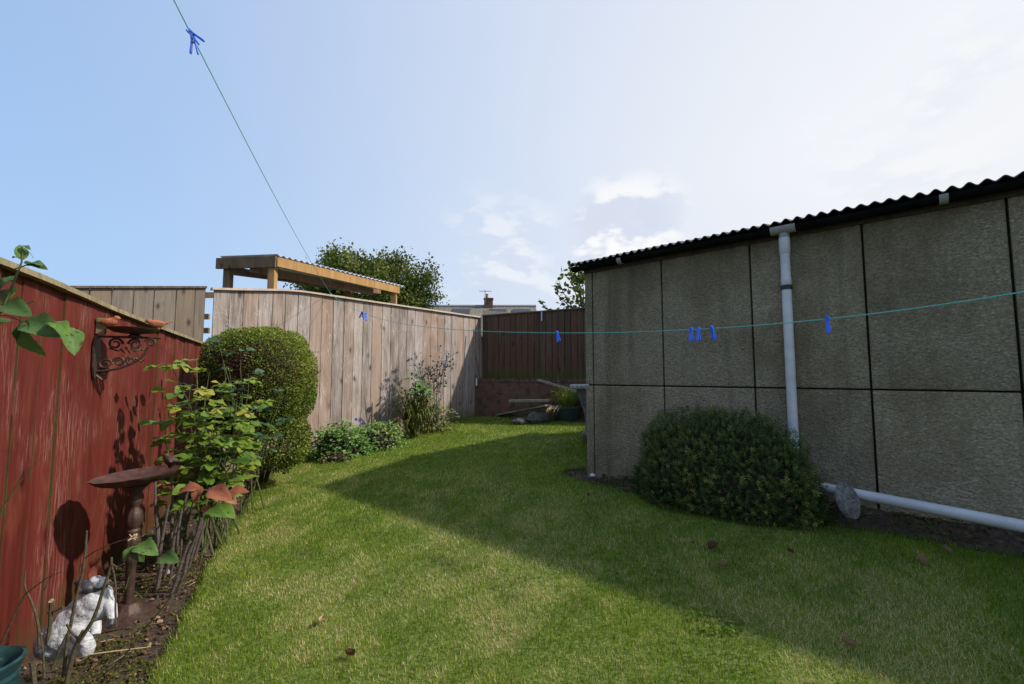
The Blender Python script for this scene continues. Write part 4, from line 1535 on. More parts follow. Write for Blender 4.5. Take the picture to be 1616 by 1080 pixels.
def near_rose():
    b = empty('climbing_rose', tuple(G(5, 1070)), 0, 'close-up rose shoot with big green leaves rising above the red fence at the left edge', 'rose shoot')
    m = MB()
    Y = 1.25
    main = [at(-60, 1080, 1.35), at(-70, 900, 1.3), at(-60, 700, 1.27), at(-30, 540, Y), at(8, 480, Y), at(22, 445, Y), at(34, 415, Y), at(36, 398, Y), at(34, 390, Y)]
    m.tube(main, [.006, .006, .005, .004, .0035, .003, .0022, .0016, .0012], 8)
    m.tube([at(22, 425, Y), at(35, 421, Y), at(45, 417, Y)], .0016, 6)
    m.tube([at(37, 402, Y), at(47, 398, Y), at(53, 408, Y)], .0006, 5)
    m.tube([at(-40, 512, Y), at(0, 498, Y), at(14, 499, Y), at(34, 507, Y), at(38, 509, Y)], .0016, 6)
    m.tube([at(-40, 520, Y), at(0, 494, Y), at(38, 482, Y), at(54, 474, Y)], [.003, .002, .0018, .0015], 6)
    m.build('stems', M['stem_g'], b, smooth=True, world=True)
    L = []
    L.append(leaf_at(38, 507, 86, 520, Y, Y - .03, (.15, -.9, .6), .35, .95))
    L.append(leaf_at(40, 508, 48, 562, Y, Y - .02, (-.5, -.8, .4), .25, 1.0))
    L.append(leaf_at(38, 508, 22, 545, Y, Y - .0, (-.9, -.5, .4), .1, 1.0))
    L.append(leaf_at(80, 509, 106, 518, Y, Y - .02, (.1, -.4, .9), .8, 1.0))
    L.append(leaf_at(98, 514, 130, 556, Y, Y - .02, (.8, -.3, .6), .6, .85))
    L.append(leaf_at(0, 482, 36, 486, Y, Y - .03, (0, -.8, .7), .3, 1.0))
    L.append(leaf_at(-10, 470, 10, 430, Y, Y, (0, -.9, .5), .3, 1.0))
    L.append(leaf_at(2, 478, 20, 452, Y, Y, (.4, -.8, .3), .85, 1.0))
    L.append(leaf_at(44, 417, 71, 419, Y, Y, (0, -.7, .7), .1, 1.0))
    L.append(leaf_at(42, 417, 68, 411, Y, Y - .01, (0, -.3, 1), .5, 0.9))
    L.append(leaf_at(34, 410, 33, 384, Y, Y, (.9, -.6, 0), .6, 1.0))
    L.append(leaf_at(34, 388, 48, 391, Y, Y, (0, -.4, .9), .4, 1.0))
    L.append(leaf_at(32, 408, 18, 403, Y, Y, (0, -.2, 1), .5, .9))
    L.append(leaf_at(-20, 520, 8, 500, Y, Y, (0, -.7, .5), .5, 1.0))
    oriented_leaves('leaves', L, M['rose_near'], b, HI_V, HI_F)
    # long grassy shoot crossing the fence lower down
    g = empty('grass_shoot', tuple(G(-20, 1050)), 0, 'single long arching green blade in front of the red fence at the left edge', 'plant')
    m = MB()
    m.tube([at(-60, 1000, 1.5), at(-30, 880, 1.5), at(2, 806, 1.5), at(30, 762, 1.5), at(72, 714, 1.5)], [.004, .0035, .003, .0022, .0006], 6)
    m.build('blade', M['stem_g'], g, smooth=True, world=True)


near_rose()


def front_roses():
    b = empty('pruned_rose', tuple(G(118, 1050)), 0, 'bare pruned rose stems with a few green leaves in front of the white sheep ornament', 'rose bush')
    Y = 1.93
    m = MB()
    def st(pts, r0, r1, Y0=Y, seg=7, mm=m):
        P = [at(x, y, Y0) for x, y in pts]
        n = len(P)
        r0, r1 = r0 * .78, r1 * .7
        mm.tube(P, [r0 + (r1 - r0) * i / (n - 1) for i in range(n)], seg)
    st([(104, 1085), (111, 1047), (118, 1022), (130, 1005), (145, 982), (154, 960), (163, 930), (172, 904), (176, 890), (176, 880)], .011, .0055, 1.80)
    st([(176, 890), (186, 896), (196, 890)], .004, .003, 1.80)
    st([(100, 1068), (106, 1010), (112, 984), (118, 952), (126, 920), (132, 895), (135, 868), (137, 838)], .0085, .005, 1.92)
    st([(135, 880), (150, 870), (168, 862), (186, 855), (205, 850)], .0035, .002, 1.92)
    st([(183, 990), (182, 960), (183, 930), (180, 905), (176, 892)], .0045, .004, 1.84)
    st([(62, 1020), (61, 990), (56, 968), (48, 945), (40, 930), (39, 918), (40, 901)], .007, .003, 1.9)
    st([(0, 1020), (8, 1003), (24, 968), (40, 938), (58, 924), (75, 912), (98, 902)], .006, .002, 1.88)
    st([(70, 932), (76, 918), (83, 905)], .003, .002, 1.88)
    st([(75, 1015), (79, 985), (80, 965), (81, 950)], .010, .010, 1.95)
    st([(76, 968), (88, 964), (99, 958)], .006, .005, 1.95)
    st([(82, 1055), (96, 1020), (106, 1000), (113, 985)], .006, .004, 1.85)
    st([(118, 1022), (124, 1008), (131, 995)], .008, .007, 1.82)
    st([(105, 985), (112, 997), (124, 1010)], .005, .006, 1.82)
    st([(70, 1070), (68, 1030), (64, 1000)], .005, .004, 1.88)
    st([(55, 1085), (52, 1060), (50, 1045)], .010, .011, 1.8)
    m.build('stems', M['stem_b'], b, smooth=True, world=True)
    c = MB()
    p = at(81, 949, 1.945)
    c.lathe([(0.0095, 0), (0.0095, .002)], 12, p, mat=Matrix.Rotation(R(35), 3, 'X'))
    c.build('cut_end', M['stem_pale'], b, world=True)
    g = MB()
    st([(222, 1000), (250, 968), (275, 935), (300, 900), (320, 868), (333, 848), (341, 833)], .0045, .002, 2.25, 6, g)
    st([(150, 1075), (190, 1045), (222, 1000)], .004, .004, 2.1, 6, g)
    st([(240, 940), (262, 922), (285, 905)], .0025, .0012, 2.35, 6, g)
    st([(198, 930), (205, 905), (209, 880), (212, 862)], .003, .002, 2.05, 6, g)
    g.build('green_stems', M['stem_g'], b, smooth=True, world=True)
    L = [leaf_at(212, 862, 186, 890, 2.05, 2.0, (-.2, -.8, .6), .5, .9),
         leaf_at(214, 862, 252, 868, 2.05, 2.0, (0, -.5, .9), .6, .8),
         leaf_at(210, 866, 224, 884, 2.06, 2.05, (.3, -.7, .5), .15, 1.1),
         leaf_at(252, 880, 272, 880, 2.15, 2.1, (0, -.6, .8), .35, 1.1),
         leaf_at(240, 850, 225, 858, 2.1, 2.1, (0, -.5, .8), .6, 1.1)]
    oriented_leaves('leaves', L, M['rose_near'], b, HI_V, HI_F)
    o_ = [leaf_at(150, 893, 158, 917, 2.12, 2.10, (.2, -.9, .2), .1, 1.1), leaf_at(158, 880, 138, 905, 2.14, 2.12, (-.3, -.8, .3), .0, 1.1)]
    oriented_leaves('orange_leaves', o_, M['orange_leaf'], b, LIMP_V, LIMP_F)
    # withered flower
    m = MB()
    p = at(209, 849, 2.05)
    for k in range(14):
        a = random.uniform(0, 6.28)
        d = Vector((math.cos(a), math.sin(a), random.uniform(-.4, .9))).normalized() * .022
        m.tube([p, p + d], [.004, .0015], 5)
    m.build('withered_bloom', M['stem_pale'], b, world=True)
    # fallen straw across the sheep's foot
    s_ = empty('straw', tuple(G(150, 1035)), 0, 'long pale dry stalk lying on the soil in front of the sheep ornament', 'stalk')
    MB().tube([G(74, 1040, .045), G(130, 1035, .05), G(180, 1028, .04), G(238, 1021, .02)], [.004, .0035, .003, .002], 6).build('stalk', M['stem_pale'], s_, smooth=True, world=True)


front_roses()


def orange_plant():
    b = empty('orange_leaved_plant', tuple(G(300, 850)), 0, 'stem with large limp orange brown leaves beside the birdbath', 'plant')
    m = MB()
    m.tube([G(290, 850), at(300, 810, 2.75), at(308, 780, 2.75), at(318, 772, 2.75)], [.006, .005, .004, .003], 6)
    m.tube([at(318, 772, 2.75), at(345, 778, 2.85), at(372, 776, 2.9)], [.003, .002, .002], 6)
    m.build('stem', M['stem_b'], b, smooth=True, world=True)
    L = [leaf_at(315, 770, 277, 772, 2.75, 2.7, (-.1, -.6, .9), .4, .95),
         leaf_at(318, 768, 298, 798, 2.75, 2.68, (.1, -.8, .5), .5, .8),
         leaf_at(330, 774, 362, 782, 2.8, 2.75, (0, -.7, .8), .5, .95),
         leaf_at(362, 778, 394, 770, 2.9, 2.95, (0, -.7, .8), .1, .95),
         leaf_at(355, 782, 372, 792, 2.85, 2.82, (0, -.7, .8), .9, .95),
         leaf_at(320, 800, 332, 812, 2.8, 2.8, (0, -.6, .8), .4, .95)]
    oriented_leaves('leaves', L, M['orange_leaf'], b, LIMP_V, LIMP_F)
    g = [leaf_at(325, 808, 360, 806, 2.7, 2.65, (0, -.4, 1), .3, .8), leaf_at(340, 804, 377, 808, 2.75, 2.7, (0, -.3, 1), .5, .8), leaf_at(330, 812, 318, 822, 2.7, 2.65, (0, -.5, 1), .4, .8)]
    oriented_leaves('green_leaves', g, M['rose_leaf'], b, LIMP_V, LIMP_F)


orange_plant()


def mound(name, px0, px1, pyb, Y, h, mat, label, size, n, seed, cat='plant', tz=(.5, .2)):
    a, b_ = at(px0, pyb, Y), at(px1, pyb, Y)
    c = (a + b_) / 2
    gb = gz(c.x, c.y)
    rx = (b_.x - a.x) / 2
    e = empty(name, (c.x, c.y, gb), 0, label, cat)
    P, Nn, f = shell_points(n, (c.x, c.y, gb - .02), (rx, rx * .62, h), 2.2, -0.05, .35, seed, .2)
    Nn[:, 2] += .8
    d = norm(np.stack([Nn[:, 0], Nn[:, 1], np.full(len(P), .1)], -1) + rng.normal(0, .6, P.shape))
    up = norm(Nn + np.array([0, -.2, 1]) + rng.normal(0, .35, P.shape))
    inst('leaves', ROSE_V, ROSE_F, frames(d, up), rng.uniform(.7, 1.2, len(P)) * size, P, np.clip(rng.normal(tz[0], tz[1], len(P)), 0, 1), mat, e, smooth=True)
    core('shaded_mound_core', (c.x, c.y, gb), (rx, rx * .62, h), 2, M['core'], e, .72)
    return e


m1_ = mound('leafy_perennial', 486, 584, 690, 6.45, .50, M['perennial'], 'low clump of fresh green leaves by the pale fence foot beside the hedge bush', .058, 2300, 31)
m2_ = mound('leafy_perennial', 545, 642, 682, 6.85, .42, M['perennial'], 'paler green low clump between fresh green clump and strappy plant', .045, 2600, 32, tz=(.75, .15))
m3_ = mound('creeping_plant', 505, 560, 698, 6.2, .15, M['pale_leaf'], 'straggly yellowish creeping plant spilling onto the lawn edge in front of the low clumps', .035, 900, 33)
v = []
for px, py in ((568, 664), (572, 669), (562, 662)):
    p = at(px, py, 6.22)
    for k in range(5):
        a = k * 1.257
        v.append((p, Vector((math.cos(a), -.3, math.sin(a))), Vector((0, -1, .2)), .028, random.random()))
oriented_leaves('violet_flower', v, M['violet'], m1_)
print('mounds')


def strap_plant():
    c = at(655, 668, 7.55)
    gb = gz(c.x, c.y)
    e = empty('strappy_plant', (c.x, c.y, gb), 0, 'clump of long strappy leaves with dark green top leaves against the pale fence', 'plant')
    tv, tf = [], []
    n = 7
    for i in range(n + 1):
        t_ = i / n
        y = math.sin(t_ * 1.5) * .75
        z = t_ * .9 - .75 * t_ ** 2.6
        w_ = .018 * (1 - t_ ** 3) + .001
        tv += [(-w_, y, z), (w_, y, z)]
    for i in range(n):
        tf.append((2 * i, 2 * i + 1, 2 * i + 3, 2 * i + 2))
    N = 230
    a = rng.uniform(0, 6.28, N)
    d = np.stack([np.cos(a), np.sin(a), rng.uniform(-.1, .9, N)], -1)
    P = np.tile(np.array([c.x, c.y, gb]), (N, 1)) + rng.normal(0, .07, (N, 3)) * np.array([1, 1, 0])
    P[:, 2] += rng.uniform(0, .3, N)
    inst('strap_leaves', tv, tf, frames(d, np.tile([0, 0, 1.], (N, 1))), rng.uniform(.42, .88, N), P, rng.uniform(0, .85, N), M['strap'], e)
    # dark green rosette above
    L = []
    for k in range(90):
        px, py = random.gauss(662, 11), random.gauss(617, 10)
        p = at(px, py, random.uniform(7.35, 7.7))
        a = random.uniform(0, 6.28)
        L.append((p, Vector((math.cos(a), math.sin(a), random.uniform(-.3, .5))), Vector((random.gauss(0, .4), -.3, 1)), random.uniform(.08, .14), random.uniform(0, .4)))
    oriented_leaves('top_leaves', L, M['perennial'], e)
    m = MB()
    for k in range(12):
        b0 = Vector((c.x + random.uniform(-.05, .05), c.y, gb))
        t_ = at(random.gauss(662, 9), random.gauss(620, 8), 7.5)
        m.tube(wobble_path(b0, t_, 4, .02), .006, 5)
    m.build('stems', M['stem_g'], e, world=True)
    # pale dead flower stalks
    for px0, py0, px1, py1 in ((640, 622, 611, 594), (637, 622, 618, 604)):
        MB().tube([at(px0, py0, 7.5), at(px1, py1, 7.45)], [.006, .003], 5).build('dead_stalk', M['stem_pale'], e, world=True)
    # the silvery thistle-like plant just right of it
    c2 = at(688, 662, 7.95)
    gb = gz(c2.x, c2.y)
    e2 = empty('sea_holly', (c2.x, c2.y, gb), 0, 'silvery branching thistle like plant with dark round seedheads against the pale fence', 'plant')
    m, hp, br = MB(), [], []
    for k in range(17):
        px, py = random.choice(((672, 590), (690, 580), (698, 565), (703, 590), (655, 585), (680, 600), (694, 600), (650, 600)))
        px += random.gauss(0, 8)
        py += random.gauss(0, 9)
        t_ = at(px, py, random.uniform(7.75, 8.05))
        b0 = Vector((c2.x + random.uniform(-.08, .08), c2.y + random.uniform(-.05, .05), gb))
        pts = wobble_path(b0, t_, 6, .04)
        m.tube(pts, .005, 5)
        for j in range(9):
            s0 = pts[random.choice((4, 5, 6))]
            s1 = s0 + Vector((random.uniform(-.2, .2), random.uniform(-.12, .12), random.uniform(.02, .22)))
            m.tube([s0, s1], .0028, 4)
            if j < 5:
                hp.append(s1)
            for q in range(7):
                a = q * .9 + random.random()
                br.append((s1 - Vector((0, 0, .012)), Vector((math.cos(a), math.sin(a), .2)), Vector((0, 0, 1)), random.uniform(.05, .085), random.uniform(.35, 1)))
            for q in range(2):
                a = random.uniform(0, 6.28)
                br.append((s0.lerp(s1, random.random()), Vector((math.cos(a), math.sin(a), .1)), Vector((0, 0, 1)), random.uniform(.04, .075), random.uniform(.35, 1)))
    m.build('stems', mat_simple('silvery_stem', (0.28, 0.29, 0.30), 0.7), e2, world=True)
    h0 = MB().lathe([(.001, -.018), (.013, -.009), (.016, .002), (.011, .015), (.001, .022)], 7).build('seedhead', M['seedhead'], e2, smooth=True)
    inv = WM[e2.name].inverted()
    for i, p in enumerate(hp[:96]):
        h = h0 if i == 0 else h0.copy()
        if i:
            COL.objects.link(h)
            h.parent = e2
        h.location = inv @ p
    th = [(0, 0, 0), (-.10, .45, .03), (0, 1, 0), (.10, .45, .03)]
    oriented_leaves('bracts', br, M['silver'], e2, th, LEAF2_F)
    N = 500
    P = np.array([c2.x, c2.y, gb]) + rng.normal(0, 1, (N, 3)) * np.array([.16, .10, 0]) + np.stack([np.zeros(N), np.zeros(N), rng.uniform(0, .45, N)], -1)
    inst('lower_leaves', ROSE_V, ROSE_F, frames(rand_dirs(N), norm(np.array([0, -.3, 1]) + rng.normal(0, .4, (N, 3)))), rng.uniform(.03, .07, N), P, np.clip(rng.normal(.4, .3, N), 0, 1), M['pale_leaf'], e2, smooth=True)
    # little dark green weeds at the foot of the fence
    e3 = empty('weed', tuple(G(712, 663)), 0, 'small green weed at the fence foot right of the silvery plant', 'plant')
    N = 60
    c3 = G(712, 660)
    P = np.array(c3) + rng.normal(0, 1, (N, 3)) * np.array([.14, .06, .0]) + np.stack([np.zeros(N), np.zeros(N), rng.uniform(0, .16, N)], -1)
    inst('leaves', ROSE_V, ROSE_F, frames(rand_dirs(N), norm(np.array([0, -.3, 1]) + rng.normal(0, .4, (N, 3)))), rng.uniform(.03, .06, N), P, rng.uniform(0, .6, N), M['perennial'], e3, smooth=True)


strap_plant()


def twiggy():
    c = G(766, 656)
    e = empty('bare_twiggy_shrub', tuple(c), 0, 'small leafless tan twiggy shrub in front of the brick wall', 'shrub')
    m = MB()
    for k in range(34):
        a = random.uniform(0, 6.28)
        rr = random.uniform(.1, .34)
        t_ = c + Vector((rr * math.cos(a), rr * .6 * math.sin(a), random.uniform(.22, .46)))
        pts = wobble_path(c + Vector((random.uniform(-.05, .05), random.uniform(-.03, .03), 0)), t_, 4, .03)
        m.tube(pts, [.007, .006, .005, .004, .003], 5)
        for j in range(3):
            s0 = random.choice(pts[2:])
            m.tube([s0, s0 + Vector((random.uniform(-.1, .1), random.uniform(-.06, .06), random.uniform(.04, .14)))], .0025, 4)
    m.build('twigs', mat_simple('tan_twig', (0.32, 0.20, 0.12), 0.8), e, world=True)
    p = G(790, 650)
    s_ = empty('stone_chip', tuple(p), 0, 'pale stone splinter on the grass beside the twiggy shrub', 'stone')
    MB().box((0, 0, .04), (.03, .05, .10), mat=Matrix.Rotation(R(30), 3, 'Y')).build('splinter', M['cement'], s_, bevel=.006)


twiggy()


# ================================================================== BACKGROUND
def tree(name, base, crown_c, crown_r, n_cl, per, leaf, label, seed, gap=1.0, cluster_r=.45):
    g = np.random.default_rng(seed)
    e = empty(name, tuple(base), 0, label, 'tree')
    cc_ = np.array(crown_c)
    rr = np.array(crown_r)
    d = norm(g.normal(size=(n_cl, 3)))
    f = g.uniform(.45, 1.0, n_cl) ** .6
    lump = 1 + .14 * np.sin(d[:, 0] * 6 + d[:, 2] * 5) + g.normal(0, .05, n_cl)
    cl = cc_ + d * rr * (f * lump)[:, None]
    P = np.repeat(cl, per, 0) + g.normal(0, cluster_r / 2, (n_cl * per, 3)) * np.array([1, 1, .7])
    ct = np.repeat(np.clip(g.normal(.45, .18, n_cl) + .12 * d[:, 2], 0, 1), per)  # sunlit yellow clumps put into the tone spread, tops lighter
    dd = norm(g.normal(size=P.shape) + np.repeat(d, per, 0) * .7)
    inst('foliage', ROSE_V if per < 40 else LEAF2_V, ROSE_F if per < 40 else LEAF2_F, frames(dd, norm(np.array([0, 0, .8]) + g.normal(0, .6, P.shape))), leaf * g.uniform(.7, 1.3, len(P)), P, np.clip(ct + g.normal(0, .12, len(P)), 0, 1), M['tree_leaf'], e)
    m = MB()
    b0 = Vector(base)
    fork = Vector(crown_c) - Vector((0, 0, crown_r[2] * .75))
    tr = max(.03, crown_r[0] * .07)
    m.tube([b0, b0.lerp(fork, .5) + Vector((.05, 0, 0)), fork], [tr * 1.3, tr, tr * .85], 10)
    m.build('trunk', M['trunk'], e, smooth=True, world=True)
    m = MB()
    for i in range(min(n_cl, 46)):
        t_ = Vector(cl[i])
        mid = fork.lerp(t_, .5) + Vector((0, 0, .12 * crown_r[2]))
        m.tube([fork - Vector((0, 0, tr)), mid, t_], [tr * .5, tr * .28, tr * .08], 5)
    m.build('limbs', M['trunk'], e, smooth=True, world=True)
    return e


tc = at(577, 468, 22)
tree('broad_tree', (tc.x, 22, .5), (tc.x + .3, 22, tc.z + .12), (3.2, 2.8, 1.95), 330, 95, .15, 'broad dark green tree beyond the carport and the pale fence', 5, cluster_r=.62)
tc = at(905, 440, 10.6)
t2 = tree('young_tree', (tc.x + .5, 10.6, .6), (tc.x + .25, 10.6, tc.z - .55), (.62, .5, .80), 22, 24, .12, 'small leafy young tree showing between the dark brown fence and the garage roof', 9, cluster_r=.3)
# loose upright sprays of the young tree
e = t2
m, L = MB(), []
for pts in (((925, 520), (915, 470), (908, 440), (904, 418)), ((930, 520), (900, 480), (888, 460), (882, 442)), ((920, 520), (880, 500), (862, 488), (851, 472)), ((930, 500), (918, 470), (912, 450), (910, 438)), ((925, 510), (893, 478), (876, 462), (879, 450))):
    P = [at(x, y, 10.45) for x, y in pts]
    m.tube(P, [.02, .013, .009, .004], 5)
    for k in range(1, 4):
        for j in range(9):
            p = P[k - 1].lerp(P[k], random.random())
            a = random.uniform(0, 6.28)
            L.append((p, Vector((math.cos(a), math.sin(a), random.uniform(-.3, .6))), Vector((random.gauss(0, .6), random.gauss(-.3, .5), 1)), random.uniform(.10, .16), random.uniform(.4, 1)))
m.build('sprays', M['stem_g'], e, world=True)
oriented_leaves('spray_leaves', L, M['tree_leaf'], e)


def mat_tiles():
    m, t, b = new_mat('concrete_roof_tiles')
    oc = objco(t)
    wv = t.node('ShaderNodeTexWave', wave_type='BANDS', bands_direction='X')
    t.put(wv.inputs['Vector'], oc)
    wv.inputs['Scale'].default_value = 1.05
    wv2 = t.node('ShaderNodeTexWave', wave_type='BANDS', bands_direction='Z', wave_profile='SAW')
    t.put(wv2.inputs['Vector'], oc)
    wv2.inputs['Scale'].default_value = 1.6
    n = t.noise(oc, 2.0, 5, .65)
    col = t.ramp(n, [(0.3, (0.13, 0.115, 0.092)), (0.7, (0.23, 0.205, 0.165))])
    col = t.mix(t.math('MULTIPLY', t.smooth(wv.outputs['Fac'], .6, 1), .35), col, (.09, .08, .07))
    col = t.mix(t.math('MULTIPLY', t.smooth(wv2.outputs['Fac'], .8, 1), .5), col, (.08, .07, .06))
    t.put(b.inputs['Base Color'], col)
    b.inputs['Roughness'].default_value = .9
    return m


def house():
    Y = 34.0
    l, r = at(540, 487, Y), at(846, 482, Y)
    zr = at(800, 484, Y).z
    e = empty('house', (r.x, Y, .6), 0, 'distant house with pale tiled roof, brick chimney and roof windows beyond the far fence', 'house')
    ez = zr - 2.6
    run = 3.9
    x0, x1 = l.x, r.x
    m = MB()
    vs = [(x0, Y, zr), (x1, Y, zr), (x1, Y - run, ez), (x0, Y - run, ez), (x1, Y + run, ez), (x0, Y + run, ez)]
    vs += [(a, b_, c - .12) for a, b_, c in vs]
    m.add(vs, [(0, 3, 2, 1), (0, 1, 4, 5), (6, 7, 8, 9), (6, 11, 10, 7), (3, 9, 8, 2), (1, 2, 8, 7), (1, 7, 10, 4), (0, 6, 9, 3), (0, 5, 11, 6), (5, 4, 10, 11)])
    rf = m.build('roof', mat_tiles(), e, world=True)
    m = MB()
    m.tube([(x0, Y, zr + .02), (x1, Y, zr + .02)], .12, 8)
    m.build('ridge', M['cement'], rf, world=True)
    m = MB()
    m.box(((x0 + x1) / 2, Y, (ez + .4) / 2), (x1 - x0 - .5, 2 * run - .6, ez - .1 + .5 - .3))
    m.build('wall', M['brick'], e, world=True)
    MB().add([(x1 - .3, Y - run + .3, ez - .1), (x1 - .3, Y + run - .3, ez - .1), (x1 - .3, Y, zr - .2)], [(0, 1, 2)]).build('gable', M['brick'], e, world=True)
    cx = at(771, 480, Y).x
    ct = at(771, 474, Y).z
    MB().box((cx, Y, (ct + zr - .6) / 2), (.66, .5, ct - zr + .9)).box((cx, Y, ct + .08), (.76, .6, .08)).build('chimney', M['brick'], rf, world=True)
    for dx in (-.12,):
        MB().lathe([(.11, 0), (.10, .1), (.09, .26), (.11, .30)], 10, (cx + dx, Y, ct + .18)).build('chimney_pot', M['rust'], rf, world=True)
    # aerial on the chimney
    m = MB()
    ax = cx - .25
    m.tube([(ax, Y - .3, ct - .3), (ax, Y - .3, at(767, 459, Y).z)], .03, 5)
    top = at(767, 461, Y).z
    m.tube([(ax - .45, Y - .3, top), (ax + .5, Y - .3, top)], .018, 4)
    for k in range(6):
        m.tube([(ax - .4 + k * .16, Y - .55, top), (ax - .4 + k * .16, Y - .05, top)], .012, 4)
    m.build('aerial', M['spring'], e, world=True)
    sl = math.atan2(zr - ez, run)
    glass = mat_simple('dark_roof_glass', (.03, .035, .045), .45, 0, .1, 3)
    for px in (727, 785, 823):
        t_ = .26
        sx = at(px, 489, Y - run * t_).x
        c = Vector((sx, Y - run * t_, zr - (zr - ez) * t_ + .05))
        rot = Matrix.Rotation(sl, 3, 'X')
        w_ = MB().box(c, (1.35, 1.15, .09), mat=rot).build('roof_window', M['roofsheet'], rf, world=True)
        off = rot @ Vector((0, 0, .055))
        MB().box(c + off, (1.1, .9, .02), mat=rot).build('pane', glass, rf, world=True)


house()


def shed():
    Y = 13.0
    a, b_ = at(762, 490, Y), at(808, 494.5, Y)
    e = empty('shed', (a.x, Y, .6), 0, 'pale roof edge of a small shed just over the fence corner below distant house', 'shed')
    m = MB()
    m.add([(a.x, Y, a.z), (b_.x + 1.5, Y, b_.z - .15), (b_.x + 1.5, Y + 2.2, b_.z - .2), (a.x, Y + 2.2, a.z - .06), (a.x, Y, a.z - .05), (b_.x + 1.5, Y, b_.z - .2), (b_.x + 1.5, Y + 2.2, b_.z - .25), (a.x, Y + 2.2, a.z - .11)],
          [(0, 1, 2, 3), (7, 6, 5, 4), (0, 4, 5, 1), (1, 5, 6, 2), (2, 6, 7, 3), (3, 7, 4, 0)])
    m.build('roof', M['roofsheet'], e, world=True)
    MB().beam((a.x, Y - .03, a.z - .06), (b_.x + 1.5, Y - .03, b_.z - .21), .03, .13).build('bargeboard', M['cap_pale'], e, world=True)
    MB().box(((a.x + b_.x + 1.5) / 2, Y + 1.1, 1.4), (b_.x + 1.2 - a.x, 2.0, 2.1)).build('wall', M['old_wood'], e, world=True)


shed()


def carport():
    Yf = 8.6
    A = at(342, 416, 8.75)       # left end of the head-on beam
    B = at(433, 413, Yf)
    E = at(630, 458, 11.6)
    e = empty('carport', (B.x, B.y, gz(B.x, B.y)), 0, 'timber carport frame with sloping corrugated clear roof rising behind the pale fence', 'carport')
    hb = .215
    ztA, ztB = at(342, 408, 8.75).z, at(433, 405, Yf).z
    MB().beam((A.x, A.y, ztA - hb / 2), (B.x + .03, B.y, ztB - hb / 2), .05, hb).build('front_beam', M['brown_beam'], e, world=True)
    zE = at(630, 453, 11.6).z
    side = Vector((E.x - B.x, E.y - B.y, 0))
    MB().beam((B.x + .03, B.y + .03, ztB - .10), (E.x, E.y, zE - .09), .05, .185).build('side_beam', M['orange_wood'], e, world=True)
    # far left beam and the inner joist run back parallel
    A2 = at(342, 416, 8.75)
    MB().beam((A.x + .25, A.y + .05, ztA - .25), (at(600, 456, 12.2).x, 12.2, at(600, 460, 12.2).z), .05, .14).build('rear_beam', M['brown_beam'], e, world=True)
    J0, J1 = at(395, 423, 8.72), at(588, 461, 11.3)
    MB().beam(J0, J1, .05, .17).build('joist', M['pink_beam'], e, world=True)
    J0, J1 = at(355, 424, 8.9), at(560, 459, 11.9)
    MB().beam(J0, J1, .05, .13).build('joist', M['brown_beam'], e, world=True)
    for px, Y, py, mt in ((361, 8.85, 422, 'brown_beam'), (431, 8.7, 418, 'orange_wood'), (622, 11.55, 462, 'orange_wood'), (549, 11.5, 460, 'brown_beam')):
        p = at(px, py, Y)
        MB().box((p.x, p.y, (p.z + .1) / 2), (.13, .13, p.z - .1)).build('post', M[mt], e, world=True)
    # corrugated clear sheet
    m = MB()
    o = Vector((B.x + .06, B.y, ztB + .01))
    v = Vector((E.x - B.x, E.y - B.y, zE - ztB + .0)) * 1.04
    u = Vector((A.x - B.x, A.y - B.y, 0)) * 1.0
    n = 110
    vs, fs = [], []
    for i in range(n + 1):
        wv = .022 * math.cos(i * math.pi / 2)
        for k in (0, 1):
            p = o + v * (i / n) + u * k
            vs.append((p.x, p.y, p.z + wv + .02))
            vs.append((p.x, p.y, p.z + wv + .014))
    for i in range(n):
        a = i * 4
        fs += [(a, a + 2, a + 6, a + 4), (a + 1, a + 5, a + 7, a + 3), (a, a + 4, a + 5, a + 1), (a + 2, a + 3, a + 7, a + 6)]
    m.add(vs, fs)
    mt, t, b = new_mat('clear_corrugated_sheet')
    b.inputs['Base Color'].default_value = (.62, .66, .76, 1)
    b.inputs['Roughness'].default_value = .25
    b.inputs['Transmission Weight'].default_value = .5
    m.build('roof_sheet', mt, e, smooth=False, world=True)


carport()


# ================================================================== FAR CORNER CLUTTER
def box_thing(name, a, b_, w_, h_, mat, label, cat, part, bevel=.004):
    a, b_ = Vector(a), Vector(b_)
    o = MB().beam(a, b_, w_, h_, .4).build(name, mat, None, bevel=bevel)
    tag(o, label, cat)
    return o


